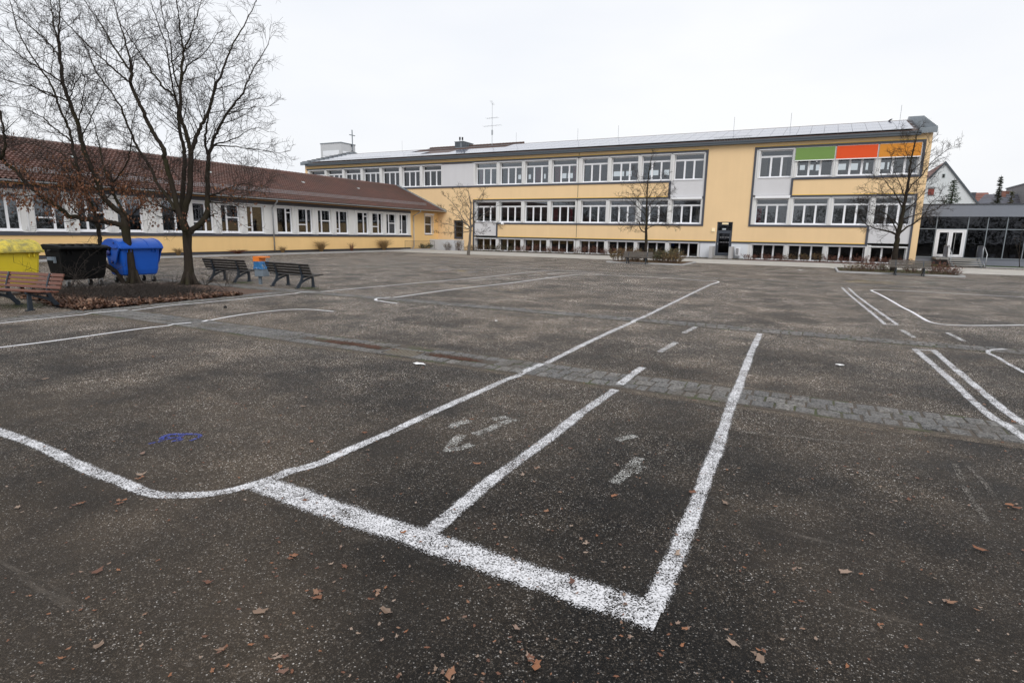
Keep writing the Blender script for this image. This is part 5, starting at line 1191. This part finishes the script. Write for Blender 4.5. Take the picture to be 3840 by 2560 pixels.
# bed 1 and bed 2
def bed(name,x0,x1,y0,y1,label):
    m_=MB(); k=.09
    m_.box(x0,x1,y0,y0+k,-.05,.09); m_.box(x0,x1,y1-k,y1,-.05,.09); m_.box(x0,x0+k,y0+k,y1-k,-.05,.09); m_.box(x1-k,x1,y0+k,y1-k,-.05,.09)
    o=tag(m_.build(name,M['concrete']),label,None,None,'structure'); m_=MB(); m_.box(x0+k,x1-k,y0+k,y1-k,-.04,.06); m_.build('bed_soil',M['soil'],o); return o
bed('kerb_bed',-13.0,-7.7,39.5,44.3,'kerbed planting bed left of the middle entrance')
bed('kerb_bed',1.25,7.25,38.5,43.4,'kerbed planting bed at the right end of the school')
for i,(x,y,w_,h,mt,lb) in enumerate(((-12.3,40.3,1.5,1.05,'shrubol','large olive brown shrub at the left corner of the left kerbed bed'),(-11.3,41.2,1.5,1.15,'shrubol','tall tawny shrub directly left of the dark bench'),(-9.5,41.0,1.4,.95,'shrubgr','greenish shrub just right of the dark bench'),(-8.5,40.4,1.5,1.1,'shrubol','large rust brown shrub at the right corner of the left kerbed bed'),(-9.0,41.9,1.5,1.2,'shrubgr','green tipped shrub at the back of the left kerbed bed'),(-12.0,43.2,1.3,.9,'shrubred','small reddish shrub at the back left of the left kerbed bed'),(-10.3,43.0,1.4,.9,'shrubgr','low green shrub behind the dark trunk'))):
    shrub('shrub',lb,x,y,w_,h,mt,'shrubs in the kerbed beds',400+i,36,700,.05)
for i,(x,y,w_,h,mt,lb) in enumerate(((2.1,39.3,1.1,.55,'shrubol','low straggly shrub at the left corner of the right kerbed bed'),(2.9,40.0,1.2,.62,'shrubred','low thin shrub second from the left in the right kerbed bed'),(3.6,41.0,1.0,.5,'shrubgr','small grey green shrub left of the brown bench'),(6.2,39.6,1.2,.65,'shrubred','bushy reddish shrub right of the brown bench'),(6.75,39.0,.9,.5,'shrubred','low red tipped shrub at the right corner of the right kerbed bed'),(5.2,40.5,1.2,.6,'shrubol','low shrub behind the brown bench'),(6.6,42.0,.9,.85,'shrubred','thin shrub at the foot of the yellow corner'))):
    shrub('shrub',lb,x,y,w_,h,mt,'shrubs in the kerbed beds',450+i,26,170,.045)
grasspatch(1.4,7.1,38.7,43.2,4500,.07,M['moss'],'ground_cover','mossy grass and leaves inside the right kerbed bed',.06)
grasspatch(-12.8,-7.9,39.7,44.1,3500,.07,M['shrubol'],'ground_cover','dry ground cover inside the left kerbed bed',.06)
grasspatch(-33,-5.3,51.8,54.1,6000,.12,M['shrubgr'],'ground_cover','low plants along the left part of the school front',.03)
grasspatch(-5.2,6.3,51.8,54.1,3000,.10,M['shrubred'],'ground_cover','low red brown plants along the right part of the school front',.03)
grasspatch(-37.1,-36.4,6,46.8,2600,.10,M['shrubgr'],'weeds','weeds in the gravel strip below the low wing',.10)
# grass tufts at wing
def tuft(label,y,h,wd,mt,seed,n=150):
    r_=random.Random(seed); t=empty('grass_tuft',(-36.7,y,.1)); tag(t,label,'grass tuft','dry grasses along the low wing')
    m_=MB()
    for i in range(n):
        a=r_.uniform(0,6.28); l=h*r_.uniform(.6,1.1); sp=wd*.5*r_.uniform(.1,1); b=.008
        p0=Vector((math.cos(a)*.06,math.sin(a)*.06,0)); p1=p0+Vector((math.cos(a)*sp*.4,math.sin(a)*sp*.4,l*.7)); p2=p0+Vector((math.cos(a)*sp,math.sin(a)*sp,l*r_.uniform(.75,1.0)))
        m_.tube([tuple(p0),tuple(p1),tuple(p2)],[.007,.006,.002],3,cap=False)
    m_.build('blades',M[mt],t)
tuft('short brown grass tuft just right of the straight tree trunk',23.6,.55,.8,'straw',1); tuft('round dry grass tuft beside the downpipe of the wing',32.0,.55,.75,'straw',2)
tuft('tall pale grass clump under the eighth small wing window',36.0,1.0,1.6,'straw',3,260); tuft('tall pale arching grass clump nearest the iron railing',44.0,1.15,2.2,'straw',4,300)
tuft('thin brown stalks between the two pale grass clumps',39.6,.8,1.0,'shrubred',5,60); tuft('low dark plant between trunk and downpipe',28.0,.35,1.6,'shrubred',6,180)
# brambles in the tree bed
def bramble(label,px,py,seed,n,h,sp):
    b=G(px,py); r_=random.Random(seed); t=empty('bare_bramble',tuple(b)); tag(t,label,'shrub','bare thorny stems in the tree bed')
    gr=MB()
    for i in range(n):
        a=r_.uniform(0,6.28); l=h*r_.uniform(.6,1.2); p=Vector((r_.gauss(0,.08),r_.gauss(0,.08),0)); d=Vector((math.cos(a)*sp,math.sin(a)*sp,1)).normalized(); pts=[tuple(p)]
        for k in range(8):
            d=(d+Vector((r_.gauss(0,.12)+math.cos(a)*.06,r_.gauss(0,.12)+math.sin(a)*.06,-.05))).normalized(); p=p+d*l/8; pts.append(tuple(p))
            if k>1:
                for _ in range(2):
                    e=p+(d*.5+perp(d,r_.uniform(0,6.28))).normalized()*r_.uniform(.04,.3); gr.tube([tuple(p),tuple(e)],[.0035,.002],3,cap=False)
        gr.tube(pts,[.008-.0007*k for k in range(9)],4,cap=False)
    gr.build('stems',M['twig'],t)
bramble('tall bare stems in front of the black bin',262,1100,1,8,1.5,.5)
bramble('arching bare stems between bench and black bin',320,1105,2,9,1.3,.7)
bramble('bare thorny stems beside the yellow bin',165,1090,3,6,1.1,.5)
bramble('low bare bush to the right of the straight trunk',770,1072,4,9,.75,.9)
bramble('bare stems just left of the pair of dark benches',850,1078,5,9,.95,.45)
bramble('low bare bush between blue bin and straight trunk',640,1068,6,9,.5,1.2)
m_=MB(); r_=random.Random(77)
for i in range(5200):
    x=r_.uniform(-19.0,-15.0); y=r_.uniform(7.8,11.2); e=1-abs((y-9.2)/2.3)
    if x>-15.4-.15*(y-7.8) and r_.random()<.4: continue
    h=.26*r_.uniform(.3,1); a=r_.uniform(0,6.28); p=Vector((x,y,0)); q=p+Vector((math.cos(a)*.12,math.sin(a)*.12,h*.6)); w2=q+Vector((r_.gauss(0,.1),r_.gauss(0,.1),h*.4))
    m_.tube([tuple(p),tuple(q),tuple(w2)],[.004,.0035,.002],3,cap=False)
tag(m_.build('undergrowth',M['twig']),'low tangle of bare twigs covering the tree bed',None,None,'stuff')
# ------------------------------------------------------------------ leaves on the ground
def leafquads(m_,x,y,z,s_,r_,lift=.4):
    a=r_.uniform(0,6.28); c,sn=math.cos(a),math.sin(a); n=11; b=len(m_.v); k0=r_.uniform(-.5,.5); tx,ty=(r_.gauss(0,.45),r_.gauss(0,.45)) if lift>1 else (0,0)
    for i in range(n):
        t_=6.283*i/n; rr=s_*(1.0 if i%2 else .6)*r_.uniform(.7,1.15)*.9; u=rr*math.cos(t_)*1.25; v=rr*math.sin(t_)*.62
        m_.v.append((x+u*c-v*sn,y+u*sn+v*c,max(.006,z+abs(u*k0)*lift+s_*.18*r_.random()+u*tx+v*ty+(s_*.4 if lift>1 else 0))))
    m_.face(tuple(range(b,b+n)))
r_=random.Random(5); m_=MB()
for i in range(9000):
    u=r_.random()**1.5; x=-14.85-u*3.6; y=7.05+abs(r_.gauss(0,.55))+r_.uniform(0,.35)+ (0 if u<.5 else .3)
    if i%3==0: x=-14.55-abs(r_.gauss(0,.5)); y=r_.uniform(7.0,11.2)
    hgt=.07*math.exp(-((x+15.6)/1.1)**2)*math.exp(-((y-8.0)/.8)**2)
    leafquads(m_,x,y,.015+hgt*r_.random(),r_.uniform(.035,.08),r_,1.2)
tag(m_.build('leaf_litter',M['litter']),'heap of red brown dead leaves along the front of the tree bed',None,None,'stuff')
m_=MB()
for i in range(2100):
    d_=2+ (r_.random()**1.6)*15; a=YAW+r_.uniform(-.8,.8); x=-math.sin(a)*d_; y=math.cos(a)*d_
    if y<.6: continue
    big=r_.random()<.045
    leafquads(m_,x,y,.008,r_.uniform(.028,.048) if big else r_.uniform(.006,.020),r_,.8)
for (px_,py_,s_) in ((1100,2090,.055),(300,1895,.05),(520,1800,.05),(1990,2485,.075),(1190,2235,.06),(2310,1745,.04),(2015,1760,.045),(480,1880,.06),(1000,1660,.04),(3560,2260,.05),(2570,2360,.05),(830,2440,.045),(1050,2470,.045),(1410,2230,.04),(3300,2350,.04),(2850,2450,.04),(2190,2035,.04)):
    p=G(px_,py_)
    for k in range(3): leafquads(m_,p.x+r_.gauss(0,s_*.35),p.y+r_.gauss(0,s_*.35),.01,s_*r_.uniform(.35,.65),r_,.5)
tag(m_.build('fallen_leaves',M['litterp']),'scattered dead oak leaves on the asphalt',None,None,'stuff')
# scraps of paper
for i,(px_,py_,s_,lb) in enumerate(((1570,1366,.09,'torn white paper scrap just right of the drain grate'),(3148,1371,.06,'small white paper scrap between the straight line and the near parallel lines'),(3000,1013,.16,'white paper scrap on the asphalt before the right-hand bed'),(1860,1205,.04,'tiny white scrap on the asphalt between the sett strips'),(2050,1042,.06,'tiny white scrap far out at the thin white arc'))):
    p=G(px_,py_); t=MB()
    n=8; t.v=[(0,0,.03)]+[(s_*random.Random(i*9+k).uniform(.6,1.2)*math.cos(k*6.283/n)*1.3,s_*.6*math.sin(k*6.283/n),.012+.01*(k%2)) for k in range(n)]
    for k in range(n): t.face((0,1+k,1+(k+1)%n))
    tag(t.build('paper_scrap',M['paper'],None,loc=(p.x,p.y,0)),lb,'litter')
p=G(845,1156); m_=MB(); m_.tube([(-.05,0,.02),(0,.01,.04),(.05,0,.025)],[.015,.03,.015],7); tag(m_.build('stone',M['rubber'],None,True,(p.x,p.y,0)),'small dark lump on the asphalt near the curved white line end','stone')
# moss below the benches
for (x0,x1,y0,y1,lb) in ((-18.6,-17.6,13.6,14.3,'green moss under the left dark bench'),(-15.4,-14.2,13.5,14.2,'green moss under the right dark bench'),(-17.3,-15.9,6.3,7.3,'green moss under the brown bench')):
    m_=MB()
    for i in range(900):
        x=r_.gauss((x0+x1)/2,(x1-x0)/4); y=r_.gauss((y0+y1)/2,(y1-y0)/4); leafquads(m_,x,y,.004,.018,r_,.5)
    tag(m_.build('moss',M['moss']),lb,None,None,'stuff')
# ------------------------------------------------------------------ benches
def flat(m_,pts,w0,w1,x0,x1):
    """flat bar following 2D (y,z) points, variable width, thickness along x"""
    n=len(pts); L=[];Rr=[]
    for i,(y,z) in enumerate(pts):
        a=pts[max(i-1,0)]; b=pts[min(i+1,n-1)]; dy,dz=b[0]-a[0],b[1]-a[1]; l=math.hypot(dy,dz); w_=(w0+(w1-w0)*i/(n-1))/2
        L.append((y-dz/l*w_,z+dy/l*w_)); Rr.append((y+dz/l*w_,z-dy/l*w_))
    for i in range(n-1):
        q=[L[i],Rr[i],Rr[i+1],L[i+1]]
        m_.hexa([(x0,*q[0]),(x0,*q[1]),(x0,*q[2]),(x0,*q[3]),(x1,*q[0]),(x1,*q[1]),(x1,*q[2]),(x1,*q[3])])
def bench(name,label,cat,loc,rz,wood,L=2.05,nback=4,group=None,screws=False,fx=(.64,),seatn=3):
    t=empty(name,loc,rz); tag(t,label,cat,group)
    for s_ in (-1,1):
        m_=MB(); x=s_*fx[0]; a,b=x-.022,x+.022
        flat(m_,[(-.24,.03),(-.235,.2),(-.225,.40)],.10,.07,a,b)            # front leg
        m_.box(a-.015,b+.015,-.33,-.17,0,.03)
        flat(m_,[(-.30,.405),(-.1,.395),(.08,.37),(.17,.36)],.05,.07,a,b)     # seat rail
        flat(m_,[(.40,.03),(.30,.14),(.215,.27),(.19,.40),(.215,.55),(.26,.70),(.30,.80)],.10,.055,a+.001,b-.001)
        flat(m_,[(-.16,.34),(-.02,.30),(.12,.25),(.26,.18)],.05,.07,a+.002,b-.002)
        m_.box(a-.015,b+.015,.33,.47,0,.03)
        m_.build('side_frame',M['iron'],t)
    for i in range(seatn):
        m_=MB(); y=-.29+i*(.45/seatn); wd=.45/seatn-.022; z=.425-.015*i
        m_.box(-L/2,L/2,y,y+wd,z,z+.035)
        m_.build('seat_slat',M[wood],t,bevel=.006)
    for i in range(nback):
        u=i/(nback-1) if nback>1 else 0; z=.50+u*.27; y=.205+.105*u-.045; h=.27/nback*.98; sl=.38
        m_=MB(); c,s2=math.cos(.33),math.sin(.33)
        q=[(0,0),(.032*c,-.032*s2),(.032*c+h*1.15*s2,-.032*s2+h*1.15*c),(h*1.15*s2,h*1.15*c)]
        m_.prism([(y+p[0],z+p[1]-.03) for p in q],-L/2,L/2,'x')
        if screws:
            for x in (-L/2+.36,L/2-.36):
                m_.box(x-.012,x+.012,y-.006+.02,y+.006+.02,z+.015-.03+.018,z+.04-.03+.018,1)
        m_.build('back_slat',[M[wood],M['galv']],t,bevel=.005)
    return t
bench('park_bench','brown slatted bench with iron frame in front of the yellow bin','bench',(-16.27,6.57,0),R(11.9),'woodred',2.1,4,'benches around the tree bed',True)
bench('park_bench','brown bench cut by the left edge of the picture','bench',(-18.1,5.62,0),R(40),'woodred',2.0,4,'benches around the tree bed',True)
bench('park_bench','dark bench seen from behind left of the orange topped litter bin','bench',(-18.95,14.12,0),R(182),'wooddk',2.2,4,'benches around the tree bed')
bench('park_bench','dark bench seen from behind right of the orange topped litter bin','bench',(-15.55,13.98,0),R(176),'wooddk',2.2,4,'benches around the tree bed')
bench('park_bench','weathered dark bench in front of the left kerbed bed','bench',(-10.72,39.15,0),R(2),'woodgr',2.0,4,'benches in front of the school')
bench('park_bench','brown weathered bench in front of the right kerbed bed','bench',(4.68,38.15,0),R(1),'woodgr',1.95,4,'benches in front of the school')
# litter bin
t=empty('litter_bin',(-17.1,13.95,0),R(12)); tag(t,'grey litter bin with blue bag and orange top between two dark benches','litter bin')
m_=MB(); m_.box(-.12,-.03,-.04,.04,0,.34); m_.build('post',M['bingrey'],t)
m_=MB(); m_.box(-.17,.19,-.16,.16,.28,.80); m_.build('bin_body',M['bingrey'],t,bevel=.01)
m_=MB(); m_.box(-.19,.05,-.18,.18,.79,.97); m_.box(.05,.24,-.18,.18,.92,.97); m_.build('lid',M['orangep'],t,bevel=.008)
m_=MB(); r2=random.Random(3); n=26; zl=[.80,.74,.67,.60,.55]
for k,z in enumerate(zl):
    for i in range(n):
        a=6.283*i/n; rx,ry=.19,.175; f=max(abs(math.cos(a)),abs(math.sin(a))); w_=r2.uniform(-.012,.016)+(.0 if k<4 else .02)
        m_.v.append(((rx/f)*math.cos(a)+w_*math.cos(a),(ry/f)*math.sin(a)+w_*math.sin(a),z+(r2.uniform(-.04,.03) if k>=3 else 0)))
for k in range(4):
    for i in range(n): m_.face((k*n+i,(k+1)*n+i,(k+1)*n+(i+1)%n,k*n+(i+1)%n))
m_.build('bin_bag',M['bag'],t)
# ------------------------------------------------------------------ waste containers
def castor(t,x,y):
    m_=MB(); m_.tube([(x-.03,y,.1),(x+.03,y,.1)],.1,14); o=m_.build('wheel',M['rubber'],t,True)
    m_=MB(); m_.box(x-.05,x-.038,y-.03,y+.03,.08,.24); m_.box(x+.038,x+.05,y-.03,y+.03,.08,.24); m_.box(x-.05,x+.05,y-.05,y+.05,.241,.26); m_.build('castor_fork',M['galv'],o)
def container(label,loc,rz,mb,ml,dome,ribs=0):
    t=empty('waste_container',loc,rz); tag(t,label,'waste container','waste containers behind the tree bed')
    m_=MB()
    lev=[(.26,.53,.36),(.30,.57,.40),(.45,.60,.435),(.95,.645,.485),(1.14,.66,.50),(1.145,.685,.53),(1.20,.69,.54)]
    def ring(z,hx,hy,c=.07):
        return [(-hx+c,-hy,z),(hx-c,-hy,z),(hx-c*.3,-hy+c*.3,z),(hx,-hy+c,z),(hx,hy-c,z),(hx-c*.3,hy-c*.3,z),(hx-c,hy,z),(-hx+c,hy,z),(-hx+c*.3,hy-c*.3,z),(-hx,hy-c,z),(-hx,-hy+c,z),(-hx+c*.3,-hy+c*.3,z)]
    for l_ in lev: m_.v+=ring(*l_)
    for k in range(len(lev)-1):
        for i in range(12): m_.face((k*12+i,k*12+(i+1)%12,(k+1)*12+(i+1)%12,(k+1)*12+i))
    m_.face(tuple(range(12))[::-1]); m_.face(tuple(range((len(lev)-1)*12,len(lev)*12)))
    for x in (-.50,-.38,.36,.48): m_.box(x,x+.025,-.56,-.50,1.04,1.15)
    body=m_.build('body',M[mb],t,bevel=.012)
    m_=MB(); m_.tube([(-.7,-.02,1.14),(-.78,-.02,1.14)],.045,10); m_.tube([(.7,-.02,1.14),(.78,-.02,1.14)],.045,10); m_.build('lifting_pin',M['black'] if dome is not False and mb!='black' else M['rubber'],t,True)
    if dome:
        N=18; hx=.70
        def arc(hx_,R1,z0,flat_=1.0):
            return [(R1*1.0*-math.cos(math.pi*i/N),z0+R1*flat_*math.sin(math.pi*i/N)) for i in range(N+1)]
        m_=MB(); ar=arc(hx,.565,1.195,.55); m_.prism(ar,-hx,hx,'x')
        m_.box(-hx-.02,hx+.02,-.60,-.565,1.165,1.235); 
        lid=m_.build('lid',M[ml],t,bevel=.012)
        if ribs:
            m_=MB(); 
            for i in range(ribs):
                x=-hx+.08+i*(2*hx-.16)/(ribs-1); ar=arc(hx,.58,1.195,.555); m_.prism(ar,x-.02,x+.02,'x')
            m_.build('lid_rib',M[ml],lid,bevel=.005)
        else:
            m_=MB(); ar=arc(hx,.578,1.195,.56)
            m_.prism(ar,.22,.30,'x'); m_.prism(ar,hx-.05,hx+.02,'x'); m_.build('lid_rib',M[ml],lid,bevel=.006)
        # side swing plates
        for s_ in (-1,1):
            m_=MB(); a=s_*(.705); b=s_*(.745)
            pr_=[(-.585+.0,1.2),(-.50,1.33),(-.36,1.43),(-.15,1.50),(.05,1.505),(.25,1.46),(.42,1.36),(.52,1.22),(.40,1.16),(.1,.98),(-.02,.72),(-.10,.64),(-.2,.64),(-.28,.72),(-.42,1.02),(-.52,1.15)]
            if not ribs: m_.prism(pr_,min(a,b),max(a,b),'x'); m_.build('side_plate',M[ml],lid,bevel=.01)
        if not ribs:
            m_=MB(); m_.tube([(-.75,-.12,.72),(-.79,-.12,.72)],.05,12); m_.tube([(-.75,.05,1.02),(-.80,.05,1.02)],.10,14); m_.tube([(-.75,-.28,1.36),(-.77,-.28,1.36)],.03,10); m_.build('hinge',M['bluedk'],lid,True)
            m_=MB(); m_.box(-.80,-.76,-.5,.5,1.19,1.235); m_.build('handle_bar',M[ml],lid)
    else:
        m_=MB(); m_.prism([(-.60,1.2),(-.61,1.26),(-.40,1.31),(.40,1.34),(.58,1.30),(.60,1.2)],-.71,.71,'x'); m_.box(-.72,.72,-.63,-.60,1.20,1.245)
        lid=m_.build('lid',M[ml],t,bevel=.015)
        m_=MB()
        for x in (-.5,-.25,0,.25,.5): m_.box(x-.05,x+.05,-.38,.40,1.315,1.345+.0)
        m_.build('lid_rib',M[ml],lid,bevel=.01)
        m_=MB(); m_.box(-.76,-.66,-.15,.12,.86,.96); m_.box(-.72,-.66,-.2,-.15,.78,.96); m_.build('handle',M['bingrey'],t)
    for x in (-.46,.46):
        for y in (-.30,.30): castor(t,x,y)
    return t
container('blue waste container with rounded lid behind the forked tree',(-21.12,11.95,0),R(90),'blue','blue',True)
container('black waste container with flat lid between the yellow and blue ones',(-20.62,9.95,0),R(90),'black','black',False)
container('yellow waste container with grimy ribbed lid at the left edge',(-19.5,7.62,0),R(91),'yel','yellid',True,7)
# ------------------------------------------------------------------ conifers
def conifer(name,label,x,y,h,w_,seed,mat,gap=.0,wob=.0):
    r_=random.Random(seed); t=empty(name,(x,y,0)); tag(t,label,'conifer')
    m_=MB(); m_.tube([(0,0,0),(.02,0,h*.6),(0,0,h*1.0)],[h*.022,h*.012,.01],7); m_.build('trunk',M['bark'],t)
    l_=MB(); z=.8
    while z<h*.985:
        f=1-z/h; rad=w_*.5*(f**.8)*r_.uniform(.8,1.1); nb=max(4,int(9*f+4)); a0=r_.uniform(0,6)
        for b in range(nb):
            if r_.random()<gap: continue
            a=a0+6.283*b/nb+r_.uniform(-.2,.2); rr=rad*r_.uniform(.55,1.15)*(1+wob*math.sin(z*2.2+a)); dz=-.25*rr+r_.uniform(-.05,.1); ns=max(5,int(rr/.07))
            for k in range(ns):
                u=(k+.5)/ns; p=Vector((math.cos(a)*rr*u,math.sin(a)*rr*u,z+dz*u+.18*rr*u*u))
                for _ in range(4):
                    q=p+Vector((r_.gauss(0,.05),r_.gauss(0,.05),r_.gauss(0,.035))); d=Vector((math.cos(a)+r_.gauss(0,.7),math.sin(a)+r_.gauss(0,.7),r_.gauss(-.15,.3))).normalized()*r_.uniform(.08,.20); v=perp(d,r_.uniform(0,6.28))*.028
                    b0=len(l_.v); l_.v+=[tuple(q-v),tuple(q+v),tuple(q+d)]; l_.face((b0,b0+1,b0+2))
        z+=.16+.05*f
    l_.build('crown',M[mat],t); return t
conifer('spruce_tree','broad green spruce in front of the white gabled house',10.5,66,7.45,4.6,1,'evg',.08)
conifer('fir_tree','small dark fir tip behind the right slope of the white gable',15.35,91,9.0,3.2,2,'evg2',.2)
conifer('spruce_tree','narrow dark spruce rising over the pavilion roof',13.8,66,7.65,1.55,3,'evg2',.1,.35)
conifer('young_conifer','small yellowish conifer right of the narrow dark spruce',14.75,66,6.35,1.5,4,'shrubgr',.35,.3)
# ------------------------------------------------------------------ unseen trees behind and right of the viewer, added to darken window reflections
m_=MB(); r_=random.Random(99)
arc=[]
for i in range(1000):
    u=i/1000; 
    if u<.62: bx=-150+u/.62*205; by=-32+r_.uniform(-4,4)
    else: k=(u-.62)/.38; bx=52+r_.uniform(-4,4); by=-32+k*165
    hh=(8.0+2.2*math.sin(bx*.21)+1.6*math.sin(bx*.57+by*.13))*(1 if u<.62 else .75)
    for _ in range(95):
        z=hh*r_.random()**.75; x=bx+r_.gauss(0,1.3); y=by+r_.gauss(0,1.3); s_=r_.uniform(.10,.27)*(1.3-.5*z/hh); u_=Vector((r_.gauss(0,1),r_.gauss(0,1),r_.gauss(0,1))).normalized()*s_; v_=perp(u_,r_.uniform(0,6.28))*s_*.6
        b=len(m_.v); P0=Vector((x,y,z)); m_.v+=[tuple(P0-u_),tuple(P0+v_),tuple(P0+u_),tuple(P0-v_)]; m_.face((b,b+1,b+2,b+3))
tag(m_.build('reflection_treeline',M['tl']),'mass of unseen trees beyond the yard, added for window reflections',None,None,'stuff')
